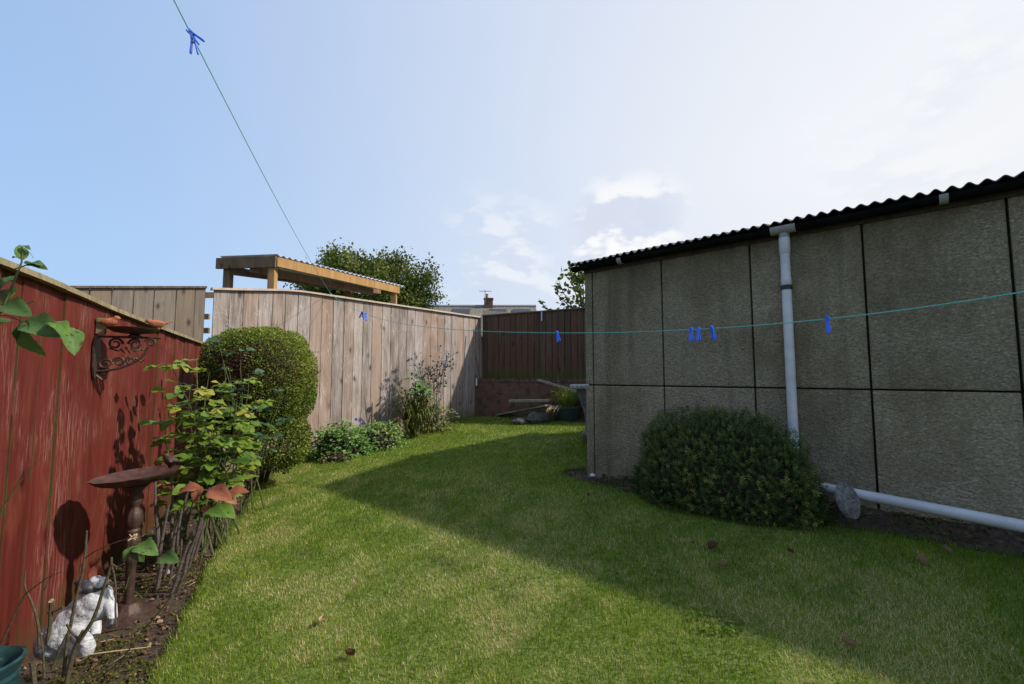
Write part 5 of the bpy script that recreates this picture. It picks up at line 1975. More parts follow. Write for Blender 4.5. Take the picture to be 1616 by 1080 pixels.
def clutter():
    a, b_ = at(806, 633, 8.45), at(868, 632, 8.1)
    box_thing('plank', a, b_, .20, .045, M['plank_old'], 'old grey board lying level in front of the brick wall', 'plank', 'board')
    a, b_ = G(787, 655, .03), at(866, 640, 8.0)
    box_thing('plank', a, b_, .16, .03, M['plank_old'], 'greenish board leaning low with its left end on the grass', 'plank', 'board')
    a, b_ = at(850, 600, 8.55), at(914, 619, 8.1)
    box_thing('plank', a, b_, .13, .035, M['plank_old'], 'grey board slanting down behind the potted grass', 'plank', 'board')
    # dark stones that carry the boards
    for px, w_, h_, lab in ((845, .42, .24, 'dark rough stone under the boards beside the green pot'), (820, .30, .15, 'smaller dark stone under the left part of the boards')):
        p = G(px, 657)
        m = MB()
        vs, fs = [], []
        nu, nv = 12, 7
        for j in range(nv + 1):
            for i in range(nu):
                th, ph = math.pi * j / nv, 2 * math.pi * i / nu
                d = Vector((math.sin(th) * math.cos(ph), math.sin(th) * math.sin(ph), math.cos(th)))
                k = 1 + .25 * mnoise.noise(d * 1.7 + Vector((px, 0, 0)))
                vs.append((d.x * w_ / 2 * k, d.y * .13 * k, h_ / 2 + d.z * h_ / 2 * k))
        for j in range(nv):
            for i in range(nu):
                fs.append((j * nu + i, (j + 1) * nu + i, (j + 1) * nu + (i + 1) % nu, j * nu + (i + 1) % nu))
        o = m.add(vs, fs).build('stone', mat_simple('mossy_stone', (.13, .12, .10), .9, 0, .6, 12, .6), None)
        o.location = (p.x, 8.15, gz(p.x, 8.15) - .03)
        tag(o, lab, 'stone')
    # potted grass
    c = G(893, 662)
    c.y -= .05
    pot = empty('plant_pot', (c.x, c.y, gz(c.x, c.y)), 0, 'dark green ribbed plastic pot in front of the brick wall', 'pot')
    r = .26
    gm = mat_simple('dark_green_plastic', (.035, .07, .058), .35, 0, .25, 14)
    MB().lathe([(r * .75, 0), (r * .98, .20), (r * 1.0, .235), (r * .94, .235), (r * .9, .18)], 40, mod=lambda a, i: 1 + (.012 * math.cos(20 * a) if i < 2 else 0)).build('body', gm, pot, smooth=True)
    MB().lathe([(r * 1.0, .215), (r * 1.07, .22), (r * 1.07, .258), (r * 1.0, .262), (r * .93, .25)], 40).build('rim', gm, pot, smooth=True)
    MB().lathe([(.01, .205), (r * .9, .21)], 24).build('compost', M['soil'], pot)
    s_ = empty('ornamental_grass', (c.x, c.y, c.z + .2), 0, 'tuft of arching green grass growing in the dark green pot', 'plant')
    tv, tf = [], []
    n = 6
    for i in range(n + 1):
        t_ = i / n
        w_ = .011 * (1 - t_ ** 2) + .0008
        y, z = .42 * t_ ** 2, t_ * 1.0 - .32 * t_ ** 3
        tv += [(-w_, z, y * -1), (w_, z, y * -1)]
    for i in range(n):
        tf.append((2 * i, 2 * i + 1, 2 * i + 3, 2 * i + 2))
    N = 330
    a = rng.uniform(0, 6.28, N)
    sp = rng.uniform(.05, .75, N)
    d = norm(np.stack([np.cos(a) * sp, np.sin(a) * sp, np.ones(N)], -1))
    outv = np.stack([-np.cos(a), -np.sin(a), np.full(N, .2)], -1)
    P = np.array([c.x, c.y, c.z + .22]) + np.stack([np.cos(a) * r * .6 * sp, np.sin(a) * r * .6 * sp, np.zeros(N)], -1)
    inst('blades', tv, tf, frames(d, outv), rng.uniform(.35, .72, N), P, rng.uniform(.2, 1, N), M['sedge'], s_)
    tv2 = []
    m = MB()
    m.tube([P[0] + 0, at(873, 605, 8.0), at(852, 590, 7.95)], [.004, .003, .0015], 4)
    m.tube([at(884, 640, 8.0), at(882, 610, 7.95), at(880, 590, 7.95)], [.004, .003, .0015], 4)
    m.tube([at(900, 640, 8.0), at(916, 622, 7.95), at(922, 616, 7.95)], [.004, .003, .0015], 4)
    m.build('long_blades', M['stem_g'], s_, world=True)
    # dead hanging stems beside the pot
    m = MB()
    for k in range(22):
        x = random.uniform(862, 880)
        m.tube([at(x + 6, 640, 7.95), at(x, 648 + random.uniform(-3, 3), 7.85), G(x - random.uniform(0, 6), 663)], [.003, .003, .002], 4)
    m.build('dead_blades', M['stem_pale'], s_, world=True)
    # pale rimmed stone basin half behind the garage corner
    Y = 6.6
    c = at(936, 660, Y)
    gb = gz(c.x, Y)
    u = empty('stone_basin', (c.x, Y, gb), 0, 'grey stone basin with scalloped pale rim half hidden behind the garage corner', 'basin')
    zt = at(920, 607, Y).z - gb
    zr = at(920, 614, Y).z - gb
    sm = mat_simple('grey_cast_stone', (.17, .165, .155), .9, 0, .5, 14, .5, col2=(.07, .07, .065))
    MB().lathe([(.17, 0), (.18, .05), (.11, .10), (.12, zr * .45), (.19, zr * .75), (.25, zr)], 32).build('pedestal', sm, u, smooth=True)
    MB().lathe([(.24, zr - .01), (.30, zr), (.33, zr + .015), (.335, zt - .015), (.32, zt), (.27, zt), (.22, zt - .05)], 56, mod=lambda a, i: 1 + .018 * abs(math.cos(14 * a))).build('rim', mat_simple('pale_rim', (.48, .48, .46), .8, 0, .45, 25, .3, col2=(.16, .16, .15)), u, smooth=True)
    # white marker, cane
    a, b_ = at(752, 597, 9.35), at(752, 609, 9.35)
    o = MB().box((0, 0, 0), (.028, .03, a.z - b_.z)).build('white_marker', M['white'], None, bevel=.004)
    o.location = (a + b_) / 2
    tag(o, 'short white upright tag at the left end of the brick wall', 'marker')
    o = MB().tube([at(747, 520, 9.3), at(750, 560, 9.25), at(758, 600, 9.3)], .011, 6).build('cane', M['trunk'])
    tag(o, 'thin dark stick leaning in the corner where pale and brown fences meet', 'stick')


clutter()


# ================================================================== LEFT BED ORNAMENTS
def remeshed(name, parts, voxel, mat, parent, sub=1, smooth_it=6, jitter=0.0, jscale=40):
    """parts: list of (centre, radii, rotation euler); fused to one skin"""
    m = MB()
    for c, r, ro in parts:
        rot = Matrix.Rotation(ro[2], 3, 'Z') @ Matrix.Rotation(ro[1], 3, 'Y') @ Matrix.Rotation(ro[0], 3, 'X')
        vs, fs = [], []
        nu, nv = 20, 12
        for j in range(nv + 1):
            for i in range(nu):
                th, ph = math.pi * j / nv, 2 * math.pi * i / nu
                d = Vector((math.sin(th) * math.cos(ph) * r[0], math.sin(th) * math.sin(ph) * r[1], math.cos(th) * r[2]))
                vs.append(rot @ d + Vector(c))
        for j in range(nv):
            for i in range(nu):
                fs.append((j * nu + i, (j + 1) * nu + i, (j + 1) * nu + (i + 1) % nu, j * nu + (i + 1) % nu))
        m.add(vs, fs, .5)
    o = m.build(name, mat, parent)
    md = o.modifiers.new('r', 'REMESH')
    md.mode = 'VOXEL'
    md.voxel_size = voxel
    ms = o.modifiers.new('s', 'SMOOTH')
    ms.iterations = smooth_it
    ms.factor = .5
    dg = bpy.context.evaluated_depsgraph_get()
    me = bpy.data.meshes.new_from_object(o.evaluated_get(dg))
    o.modifiers.clear()
    o.data = me
    me.name = name
    if not me.materials:
        me.materials.append(mat)
    if jitter:
        for v in me.vertices:
            k = mnoise.noise(v.co * jscale) + .5 * mnoise.noise(v.co * jscale * 2.2)
            v.co += v.normal * jitter * k
    for p in me.polygons:
        p.use_smooth = True
    return o


def bird(name, loc, rz, size, mat, label, parent=None, tilt=0.0):
    """small cast bird, beak towards local +x"""
    rot = Matrix.Rotation(rz, 3, 'Z') @ Matrix.Rotation(tilt, 3, 'Y')
    s_ = size
    parts = [((0, 0, .30), (.34, .20, .21), (0, -.25, 0)), ((.14, 0, .36), (.20, .17, .19), (0, 0, 0)), ((.30, 0, .52), (.14, .125, .13), (0, 0, 0)), ((.44, 0, .50), (.07, .03, .03), (0, .15, 0)),
             ((-.32, 0, .28), (.22, .10, .07), (0, .12, 0)), ((-.56, 0, .30), (.26, .07, .03), (0, .12, 0)), ((0, 0, .08), (.09, .09, .12), (0, 0, 0)), ((-.05, .15, .32), (.26, .06, .13), (0, -.1, -.1)), ((-.05, -.15, .32), (.26, .06, .13), (0, -.1, .1))]
    parts = [((c[0] * s_, c[1] * s_, c[2] * s_), tuple(v * s_ for v in r), ro) for c, r, ro in parts]
    o = remeshed(name, parts, s_ * .035, mat, parent, smooth_it=3, jitter=s_ * .006)
    inv = WM[parent.name].inverted() if parent else Matrix.Identity(4)
    o.matrix_parent_inverse = Matrix.Identity(4)
    o.matrix_basis = inv @ (Matrix.Translation(Vector(loc)) @ rot.to_4x4())
    if label:
        o['label'] = label
    return o


def bird_bath():
    p = at(216, 747, 2.66)
    foot = G(222, 958)
    bx, by = p.x, p.y
    gb = gz(bx, by)
    e = empty('birdbath', (bx, by, gb - .03), 0, 'rusty cast metal pedestal birdbath with scalloped bowl standing in the left bed', 'birdbath')
    H = p.z - gb + .01
    def pr(pts):
        return [(r, z) for r, z in pts]
    MB().lathe([(.0, 0), (.150, .0), (.155, .010), (.13, .022), (.09, .032), (.07, .05), (.045, .085)], 40, mod=lambda a, i: 1 + .03 * math.cos(8 * a) * (i > 1)).build('base', M['iron'], e, smooth=True)
    fl = lambda a, i: 1 + .09 * abs(math.cos(4 * a)) * (1 if i in (9, 10, 11, 12, 17, 18, 19) else 0)
    z = lambda t_: .07 + t_ * (H - .07 - .06)
    MB().lathe([(.034, .07), (.030, z(.08)), (.032, z(.30)), (.034, z(.36)), (.042, z(.38)), (.036, z(.40)), (.034, z(.42)), (.030, z(.44)), (.036, z(.455)),
                (.042, z(.48)), (.050, z(.52)), (.046, z(.57)), (.036, z(.60)), (.044, z(.615)), (.046, z(.63)), (.036, z(.645)), (.040, z(.66)),
                (.052, z(.70)), (.054, z(.74)), (.046, z(.79)), (.032, z(.82)), (.030, z(.84)), (.044, z(.87)), (.046, z(.885)), (.034, z(.91)), (.030, z(.93)), (.045, z(.97)), (.09, z(1.02))], 48, mod=lambda a, i: .74 * fl(a, i)).build('pedestal', M['iron'], e, smooth=True)
    tl = Matrix.Rotation(R(-4), 3, 'Y') @ Matrix.Rotation(R(2), 3, 'X')
    sc = lambda a, i: 1 + (.055 * (abs(math.sin(6 * a)) ** .7 - .5) if i in (2, 3, 4, 5, 6) else 0)
    rb = .208
    MB().lathe([(.05, -.040), (.12, -.034), (rb * .84, -.014), (rb * .97, .012), (rb * .985, .018), (rb * .95, .012), (rb * .8, -.004), (.12, -.022), (.01, -.026)], 72, (0, 0, H), mod=sc, mat=tl).build('bowl', mat_simple('rust_brown_bowl', (.10, .038, .028), .6, .15, .45, 22, .4, col2=(.045, .024, .02)), e, smooth=True)
    bird('bird', at(268, 738, 2.66), R(160), .125, M['iron'], None, e)


bird_bath()


def spiral(m, c, r0, r1, a0, turns, th, seg=22, y=0.0):
    P = []
    for i in range(seg + 1):
        t_ = i / seg
        a = a0 + turns * 2 * math.pi * t_
        r = r0 + (r1 - r0) * t_
        P.append((c[0] + r * math.cos(a), y, c[1] + r * math.sin(a)))
    m.tube(P, [th * 1.3 * (1 - .35 * i / seg) for i in range(seg + 1)], 7)


def wall_bracket():
    w0 = onwall(147, 560, (RF0.x, RF0.y), RFD)
    nf = Vector((RFD.y, -RFD.x, 0))
    e = empty('wall_birdbath', (w0.x, w0.y, 0), math.atan2(nf.y, nf.x), 'rusty scrolled iron bracket with small dish and two birds fixed to the red fence', 'wall bracket')
    # local x: out of the fence, y: along the fence (away), z up. heights from the picture
    zt = onwall(147, 528, (RF0.x, RF0.y), RFD).z
    zb = onwall(147, 600, (RF0.x, RF0.y), RFD).z
    m = MB()
    vs, fs = [], []
    n = 40
    for xx in (0.008, 0.022):
        for i in range(n):
            a = 2 * math.pi * i / n
            wv = 1 + .10 * math.cos(5 * a)
            top = (zt + zb) / 2 + (zt - zb) / 2 * math.sin(a) * (1 + .06 * math.cos(6 * a))
            vs.append((xx, .052 * math.cos(a) * wv * (1 - .35 * (math.sin(a) < 0) * abs(math.sin(a))), top))
    fs = [tuple(range(n - 1, -1, -1)), tuple(range(n, 2 * n))] + [(i, (i + 1) % n, n + (i + 1) % n, n + i) for i in range(n)]
    m.add(vs, fs)
    m.build('back_plate', M['iron'], e, bevel=.003)
    m = MB()
    arm = .34
    za = zt - .010
    m.tube([(.01, 0, za), (arm, 0, za)], .0075, 8)
    c = (arm * .5, za - .035)
    # big curved brace from plate foot to arm end
    P = []
    for i in range(15):
        t_ = i / 14
        a = -math.pi / 2 + t_ * 1.25
        P.append((.01 + (arm * .78) * math.sin(t_ * 1.45), 0, zb + .055 + (za - zb - .095) * (1 - math.cos(t_ * 1.45))))
    m.tube(P, .0075, 8)
    th_ = 1
    spiral(m, (.105, za - .045), .038, .012, 0, 1.4, .0065)
    spiral(m, (.205, za - .045), .036, .012, math.pi, -1.4, .0065)
    spiral(m, (.285, za - .032), .030, .010, math.pi, -1.3, .006)
    spiral(m, (.06, zb + .10), .036, .012, 0, 1.3, .0065)
    spiral(m, (.055, zb + .055), .028, .01, 1, 1.4, .006, y=.01)
    spiral(m, (.13, zb + .115), .030, .010, 3, -1.4, .006)
    spiral(m, (.19, zb + .125), .026, .008, 2, 1.3, .006)
    m.tube([(.02, 0, zb + .03), (.05, .01, zb + .0), (.08, .0, zb + .02)], [.010, .008, .003], 7)
    m.tube([(.21, 0, zb + .14), (.24, .01, zb + .12), (.26, 0, zb + .13)], [.008, .006, .002], 7)
    for i in range(7):
        t_ = i / 6
        m.tube([(.08 + .16 * t_, -.006, za - .075 - .01 * math.sin(t_ * 9)), (.10 + .16 * t_, .012, za - .095 + .012 * math.cos(t_ * 7))], [.007, .003], 6)
    m.build('scrollwork', M['iron'], e, smooth=True)
    zd = zt + .035
    MB().lathe([(.03, za), (.034, za + .01), (.022, za + .02), (.026, zd - .025), (.05, zd - .018)], 20, (.20, 0, 0)).build('stem', M['iron'], e, smooth=True)
    MB().lathe([(.04, zd - .022), (.10, zd - .014), (.128, zd + .006), (.132, zd + .014), (.124, zd + .012), (.09, zd - .002), (.01, zd - .008)], 56, (.195, 0, 0), mod=lambda a, i: 1 + (.04 * abs(math.sin(5 * a)) if 1 < i < 5 else 0)).build('dish', M['iron'], e, smooth=True)
    wm = WM[e.name]
    fz = math.atan2(nf.y, nf.x)
    bird('bird', wm @ Vector((.075, -.02, zd + .008)), fz + R(-12), .125, M['rust'], 'orange rust bird facing right at the fence side of the dish', e)
    bird('bird', wm @ Vector((.325, -.01, zd + .010)), fz + R(190), .125, M['rust'], 'slim bird with raised tail at the outer rim of the dish', e, tilt=R(14))
    # old green timber peg above the plate
    MB().box((.03, 0.0, zt + .045), (.045, .04, .085)).box((.035, 0.0, zt + .09), (.05, .06, .03)).build('wooden_peg', M['cap_red'], e, bevel=.006)


wall_bracket()


def sheep():
    Y = 2.03
    c = at(118, 1036, Y)
    c = Vector((c.x, Y, gz(c.x, Y)))
    e = empty('sheep_ornament', tuple(c), 0, 'white resin sheep ornament with dark face lounging on the soil by the red fence', 'ornament')
    wool = mat_simple('white_painted_resin', (.56, .56, .58), .7, 0, .35, 40, .9, spec=.2, col2=(.33, .33, .35), bscale=85)
    dark = mat_simple('dark_painted_resin', (.045, .045, .055), .5, 0, .4, 30, .3)
    inv = WM[e.name].inverted()
    L = lambda px, py, Yy=Y: inv @ at(px, py, Yy)
    P = []
    def el(px, py, rx, ry, rz_, Yy=Y, ro=(0, 0, 0)):
        P.append((tuple(L(px, py, Yy)), (rx, ry, rz_), ro))
    el(96, 1008, .085, .085, .080, 2.03, (0, -.4, 0))      # haunch
    el(108, 998, .085, .085, .082, 2.03, (0, -.7, 0))
    el(121, 984, .078, .080, .088, 2.04, (0, -.8, 0))
    el(133, 968, .070, .074, .092, 2.05, (0, .45, 0))      # back
    el(143, 955, .064, .068, .078, 2.05, (0, .4, 0))
    el(151, 946, .058, .062, .060, 2.05)                   # shoulders
    el(162, 956, .036, .045, .056, 2.06)
    el(126, 1016, .038, .055, .048, 1.99)                  # thigh
    el(153, 937, .032, .034, .034, 2.05)
    o = remeshed('body', P, .0045, wool, e, smooth_it=8, jitter=.0030, jscale=38)
    # legs
    m = MB()
    m.tube([L(122, 1000, 1.99), L(134, 1012, 1.95), L(140, 1024, 1.93)], [.032, .027, .023], 12)
    m.build('hind_leg', wool, e, smooth=True)
    MB().lathe([(.001, -.03), (.022, -.024), (.027, 0), (.022, .022), (.001, .03)], 14, L(138, 1022, 1.92)).build('hoof', wool, e, smooth=True)
    m = MB()
    m.tube([L(166, 945, 2.06), L(175, 958, 2.05), L(178, 975, 2.03), L(174, 984, 2.02)], [.026, .022, .017, .014], 12)
    m.build('foreleg', wool, e, smooth=True)
    MB().tube([L(177, 976, 2.03), L(175, 984, 2.02), L(172, 989, 2.02)], [.0175, .019, .015], 12).build('hoof', dark, e, smooth=True)
    MB().tube([L(150, 985, 2.0), L(152, 994, 1.99), L(150, 1002, 1.98)], [.022, .018, .018], 12).build('foreleg', wool, e, smooth=True)
    # head
    P = []
    el(150, 927, .046, .042, .040, 2.05)
    el(139, 927, .034, .030, .024, 2.02, (0, .2, 0))
    h = remeshed('head', P, .004, dark, e, smooth_it=4, jitter=.002)
    P = []
    for k in range(11):
        el(154 + random.uniform(-8, 9), 918 + random.uniform(-4, 5), .019, .019, .015, 2.05 + random.uniform(-.02, .02))
    el(156, 921, .037, .035, .02, 2.05)
    remeshed('wool_cap', P, .004, wool, e, smooth_it=2, jitter=.003, jscale=60)
    for (x0, y0, x1, y1, Yy) in ((141, 921, 118, 920, 2.06), (140, 930, 124, 932, 1.98)):
        a, b_ = L(x0, y0, 2.05), L(x1, y1, Yy)
        m = MB()
        m.tube([a, a.lerp(b_, .35) , a.lerp(b_, .75), b_], [.007, .017, .015, .004], 10)
        m.build('ear', dark, e, smooth=True)


sheep()


def pots():
    Y = 1.72
    t_ = at(-34, 1050, Y)
    c = Vector((t_.x, Y))
    gb = gz(c.x, c.y)
    e = empty('glazed_pot', (c.x, c.y, gb), 0, 'teal glazed ceramic pot cut off by the bottom left corner', 'pot')
    H = t_.z - gb
    gm, t, b = new_mat('teal_glaze')
    n = t.noise(objco(t), 14, 4, .6)
    t.put(b.inputs['Base Color'], t.ramp(n, [(.3, (.010, .030, .036)), (.7, (.022, .075, .075))]))
    b.inputs['Roughness'].default_value = .18
    MB().lathe([(.07, 0), (.09, .02), (.13, H * .4), (.125, H * .62), (.105, H * .78), (.112, H * .82), (.105, H * .86), (.118, H * .95), (.124, H), (.112, H + .004), (.095, H - .02), (.09, H - .10), (.01, H - .12)], 48).build('body', gm, e, smooth=True)

pots()


# ================================================================== CLOTHES LINE
FH = Vector((-2.83, 6.98, at(521, 461, 6.98).z))
hook = onwall(521, 463, (K1.x, K1.y), (K2 - K1).normalized())
FH = Vector((hook.x + .01, hook.y - .03, hook.z))
u_ = (K2 - K1).normalized()
o = MB().tube([FH + Vector((0, .05, -.02)), FH, FH + Vector((0, -.01, .02))], .006, 6).build('line_hook', M['spring'])
tag(o, 'small metal hook holding the clothes line at the top of the pale fence', 'hook')
NE = Vector((2.35, 1.75))
ctrl = [(574, 496), (600, 503), (660, 513), (719, 520), (808, 525), (879, 527), (930, 526.5), (1047, 523), (1090, 520), (1123, 518), (1188, 514), (1246, 509), (1306, 503), (1400, 492), (1500, 478), (1616, 463)]
dirl = Vector((NE.x - FH.x, NE.y - FH.y))
lpts = [FH]
for px, py in ctrl:
    lpts.append(onwall(px, py, (FH.x, FH.y), dirl))
last = lpts[-1] + (lpts[-1] - lpts[-2]) * 1.3
last.z += .03


def catmull(P, n=6):
    out = []
    for i in range(len(P) - 1):
        p0, p1, p2, p3 = P[max(i - 1, 0)], P[i], P[i + 1], P[min(i + 2, len(P) - 1)]
        for k in range(n):
            t_ = k / n
            out.append(.5 * ((2 * p1) + (p2 - p0) * t_ + (2 * p0 - 5 * p1 + 4 * p2 - p3) * t_ ** 2 + (3 * p1 - p0 - 3 * p2 + p3) * t_ ** 3))
    out.append(P[-1])
    return out


# a smooth sagging curve: height fitted as a parabola of the distance along the line
sx = np.array([(Vector((p.x, p.y)) - Vector((FH.x, FH.y))).length for p in lpts + [last]])
szz = np.array([p.z for p in lpts + [last]])
cf = np.polyfit(sx[:-1], szz[:-1], 4)
dn = dirl.normalized()


def line_pt(s):
    return Vector((FH.x + dn.x * s, FH.y + dn.y * s, float(np.polyval(cf, s))))


LP_ = [FH] + [line_pt(s) for s in np.linspace(.25, sx[-2] + .35, 60)]
cl_e = empty('clothes_line', tuple(FH), 0, 'thin green plastic washing line sagging across the garden and looped through the far hook', 'clothes line')
MB().tube(LP_, .0031, 6).build('low_run', M['line'], cl_e, smooth=True, world=True)
NP = at(295, 40, 1.75)
dir2 = Vector((NP.x - FH.x, NP.y - FH.y))
P2 = [FH]
for px, py in ((488, 405), (440, 324), (400, 250), (360, 173), (330, 112), (306, 60), (278, 0)):
    P2.append(onwall(px, py, (FH.x, FH.y), dir2))
s2 = np.array([(Vector((p.x, p.y)) - Vector((FH.x, FH.y))).length for p in P2])
cf2 = np.polyfit(s2, np.array([p.z for p in P2]), 2)
d2n = dir2.normalized()
pt2 = lambda s: Vector((FH.x + d2n.x * s, FH.y + d2n.y * s, float(np.polyval(cf2, s))))
MB().tube([FH] + [pt2(s) for s in np.linspace(.2, s2[-1] + .9, 50)], .0024, 6).build('high_run', M['line'], cl_e, smooth=True, world=True)


# pegs: line runs along local x; jaws hang below
def make_peg():
    e = empty('clothes_peg', (0, 0, 0))
    for s in (-1, 1):
        m = MB()
        # tapered leg outline in the xz plane, extruded in x ; splayed in y
        prof = [(.0065, .014), (.0082, .004), (.0078, -.012), (.0062, -.030), (.0080, -.050), (.0080, -.062), (.0045, -.067)]
        vs, fs = [], []
        for i, (w_, z) in enumerate(prof):
            sp = s * (.0022 + max(0, -z - .008) * .16 + (0.001 if z > 0 else 0))
            for q in (0, 1):
                yy = sp + s * q * .0055
                vs += [(-w_, yy, z), (w_, yy, z)]
        for i in range(len(prof) - 1):
            a = i * 4
            fs += [(a, a + 1, a + 5, a + 4), (a + 2, a + 6, a + 7, a + 3), (a, a + 4, a + 6, a + 2), (a + 1, a + 3, a + 7, a + 5)]
        fs += [(0, 2, 3, 1)]
        a = (len(prof) - 1) * 4
        fs += [(a, a + 1, a + 3, a + 2)]
        m.add(vs, fs)
        m.build('jaw', M['bluep'], e, bevel=.0008)
    m = MB()
    m.tube([(-.0075, 0, -.016), (.0075, 0, -.016)], .0034, 8)
    m.build('spring', M['spring'], e, smooth=True)
    return e


peg0 = make_peg()
used = [False]


def place_peg(p, tang, roll, label, sc=1.0, swing=0.0):
    if used[0]:
        e = peg0.copy()
        COL.objects.link(e)
        for ch in list(peg0.children):
            c = ch.copy()
            COL.objects.link(c)
            c.parent = e
    else:
        e = peg0
        used[0] = True
    x = tang.normalized()
    z0 = Vector((0, 0, 1))
    z = (z0 - x * z0.dot(x)).normalized()
    y = z.cross(x)
    m = Matrix((x, y, z)).transposed() @ Matrix.Rotation(roll, 3, 'X') @ Matrix.Rotation(swing, 3, 'Y')
    e.matrix_basis = Matrix.Translation(p) @ m.to_4x4() @ Matrix.Scale(sc, 4)
    tag(e, label, 'clothes peg', 'blue pegs on the clothes line')


def s_at(px):
    t_ = onwall(px, 510, (FH.x, FH.y), dirl)
    return (Vector((t_.x, t_.y)) - Vector((FH.x, FH.y))).length


for px, roll, sw, lab in ((571, .25, .6, 'left peg of the faint pair at the pale fence end of the line'),
                          (577, -.3, -.5, 'right peg of the faint pair at the pale fence end of the line'),
                          (879, .25, -.1, 'single blue peg hanging in front of the dark brown fence'),
                          (1090, .1, .05, 'leftmost blue peg of the three in front of the garage wall'),
                          (1102, -.05, .0, 'middle blue peg of the three in front of the garage wall'),
                          (1123, .3, -.1, 'rightmost blue peg of three, a little apart, left of the downpipe'),
                          (1306, .12, .03, 'lone blue peg on the line right of the downpipe')):
    s = s_at(px)
    place_peg(line_pt(s), line_pt(s + .02) - line_pt(s - .02), roll, lab, 1.5 if px < 600 else 1.12, sw)


def s2_at(px, py):
    t_ = onwall(px, py, (FH.x, FH.y), dir2)
    return (Vector((t_.x, t_.y)) - Vector((FH.x, FH.y))).length


s = s2_at(300, 48)
tg = pt2(s + .02) - pt2(s - .02)
place_peg(pt2(s), tg, R(48), 'dark blue peg pointing left at the top of the high line', .92, 0)
s = s2_at(305, 58)
place_peg(pt2(s), tg, R(4), 'bright blue peg hanging down at the top of the high line', .98, R(12))


# ================================================================== RIGHT SIDE SMALL THINGS
def stone_disc():
    p = at(1338, 790, 3.0)
    e = empty('stone_plaque', (p.x, p.y, gz(p.x, p.y)), 0, 'round grey stone face plaque propped on edge between the dark shrub and the pipe', 'plaque')
    st = mat_simple('grey_carved_stone', (.21, .20, .185), .85, 0, .5, 30, .6, col2=(.09, .085, .08))
    inv = WM[e.name].inverted()
    c = inv @ p
    rot = Matrix.Rotation(R(10), 3, 'Z') @ Matrix.Rotation(R(74), 3, 'X') @ Matrix.Rotation(R(20), 3, 'Y')
    rr = .118
    MB().lathe([(rr * .9, -.02), (rr, -.012), (rr, .008), (rr * .95, .016), (rr * .88, .012), (rr * .82, .016), (rr * .74, .012), (rr * .68, .017), (rr * .45, .022), (.001, .026)], 48, c, mat=rot, mod=lambda a, i: 1 + .006 * math.cos(24 * a)).build('disc', st, e, smooth=True)
    for dx, dz_ in ((-.035, .02), (.035, .02)):
        MB().lathe([(.018, .02), (.016, .026), (.011, .024), (.009, .031), (.001, .034)], 16, c + rot @ Vector((dx, dz_, 0)), mat=rot).build('eye', st, e, smooth=True)
    MB().lathe([(.012, .02), (.011, .034), (.001, .045)], 12, c + rot @ Vector((0, -.005, 0)), mat=rot).build('nose', st, e, smooth=True)
    m = MB()
    m.tube([c + rot @ Vector((-.04 + .08 * k / 8, -.045 - .012 * math.sin(math.pi * k / 8), .021)) for k in range(9)], .005, 6).build('mouth', st, e, smooth=True)


stone_disc()

dl = [(1124, 866, .075, 0.1, 'large curled brown leaf on the shaded grass in front of the dark shrub'),
      (1141, 893, .045, 0.4, 'small curled leaf on the grass just below the large one'),
      (1094, 858, .03, 0.2, 'tiny brown leaf on the grass left of the large curled one'),
      (1452, 884, .07, 0.7, 'upright pale brown leaf stuck in the grass near the long pipe'),
      (1494, 871, .045, 0.6, 'flat tan leaf on the grass below the long pipe'),
      (1527, 849, .05, 1.0, 'pale dry leaf on the mossy soil under the long pipe'),
      (1248, 872, .035, 0.2, 'small dark leaf on the grass below the round stone plaque'),
      (988, 776, .04, 0.1, 'brown leaf at the lawn edge left of the dark shrub'),
      (929, 783, .035, 0.0, 'dark leaf on the lawn below the garage corner'),
      (552, 1034, .045, 0.1, 'dark brown leaf sunk in the sunny grass at the bottom of the lawn'),
      (508, 980, .035, 0.9, 'pale leaf fragment on the sunny grass at lower left'),
      (1340, 1018, .04, 0.7, 'tan leaf on the grass at the lower right')]
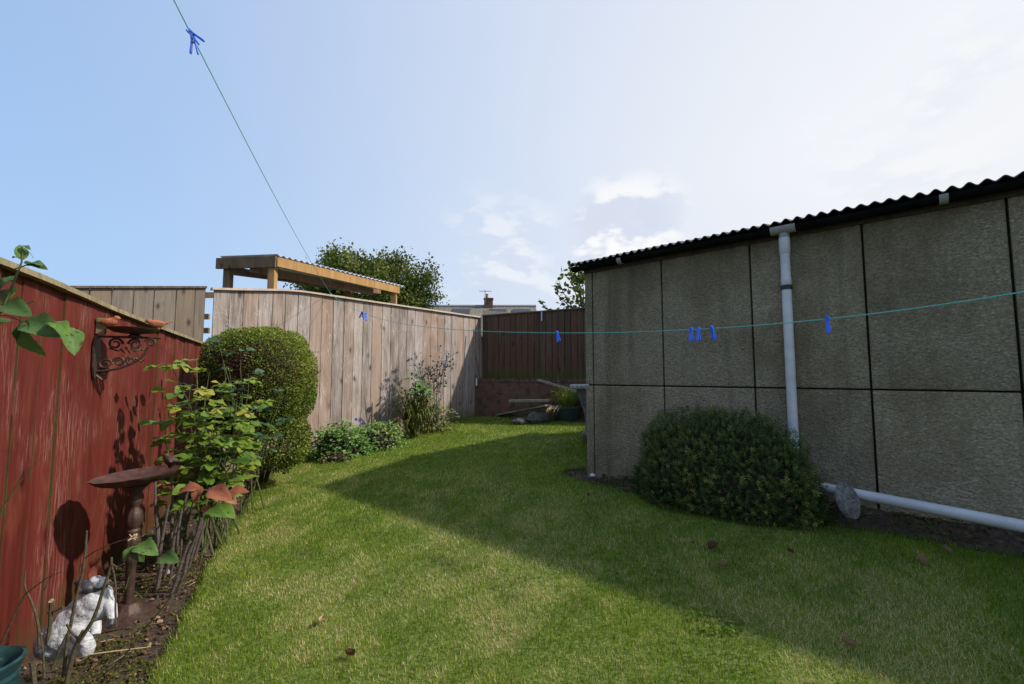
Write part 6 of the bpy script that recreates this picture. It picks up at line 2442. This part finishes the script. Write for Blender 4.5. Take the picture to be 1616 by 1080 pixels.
for i, (px, py, sz, tn, lab) in enumerate(dl):
    p = G(px, py, .022)
    a = random.uniform(0, 6.28)
    curl = random.uniform(.7, 1.6)
    nx_, ny_ = 5, 4
    vs, fs = [], []
    for j in range(ny_ + 1):
        for k in range(nx_ + 1):
            u, v_ = k / nx_ - .5, j / ny_
            w_ = math.sin(math.pi * (.08 + .84 * v_)) * .75
            vs.append((u * w_ * sz, (v_ - .5) * sz * 1.3, sz * (curl * 1.6 * u * u + .35 * (v_ - .5) ** 2 + .06 * random.uniform(-1, 1))))
    for j in range(ny_):
        for k in range(nx_):
            q = j * (nx_ + 1) + k
            fs.append((q, q + 1, q + nx_ + 2, q + nx_ + 1))
    o = MB().add(vs, fs, tn).build('fallen_leaf', M['dead_leaf'], None, smooth=True)
    o.location = p
    o.rotation_euler = (random.uniform(-.4, .4) + (1.1 if i == 3 else 0), random.uniform(-.3, .3), a)
    tag(o, lab, 'leaf', 'dead leaves on the grass')

for px, py, r, mt, lab in ((935, 752, .030, 'white', 'pale pebble at the foot of the garage corner'), (958, 753, .06, 'joint', 'dark lump of stone at the garage foot right of the pale pebble'),
                           (268, 892, .022, 'cement', 'upper pale pebble on the soil between birdbath and lawn'), (262, 905, .026, 'cement', 'lower pale pebble on the soil between birdbath and lawn')):
    p = G(px, py)
    vs, fs = [], []
    nu, nv = 12, 8
    for j in range(nv + 1):
        for i in range(nu):
            th, ph = math.pi * j / nv, 2 * math.pi * i / nu
            d = Vector((math.sin(th) * math.cos(ph), math.sin(th) * math.sin(ph), math.cos(th)))
            k = 1 + .3 * mnoise.noise(d * 1.5 + Vector((px, 0, 0)))
            vs.append((d.x * r * k, d.y * r * .8 * k, d.z * r * .65 * k + r * .3))
    for j in range(nv):
        for i in range(nu):
            fs.append((j * nu + i, (j + 1) * nu + i, (j + 1) * nu + (i + 1) % nu, j * nu + (i + 1) % nu))
    o = MB().add(vs, fs).build('pebble', M[mt], None, smooth=True)
    o.location = p
    tag(o, lab, 'stone')
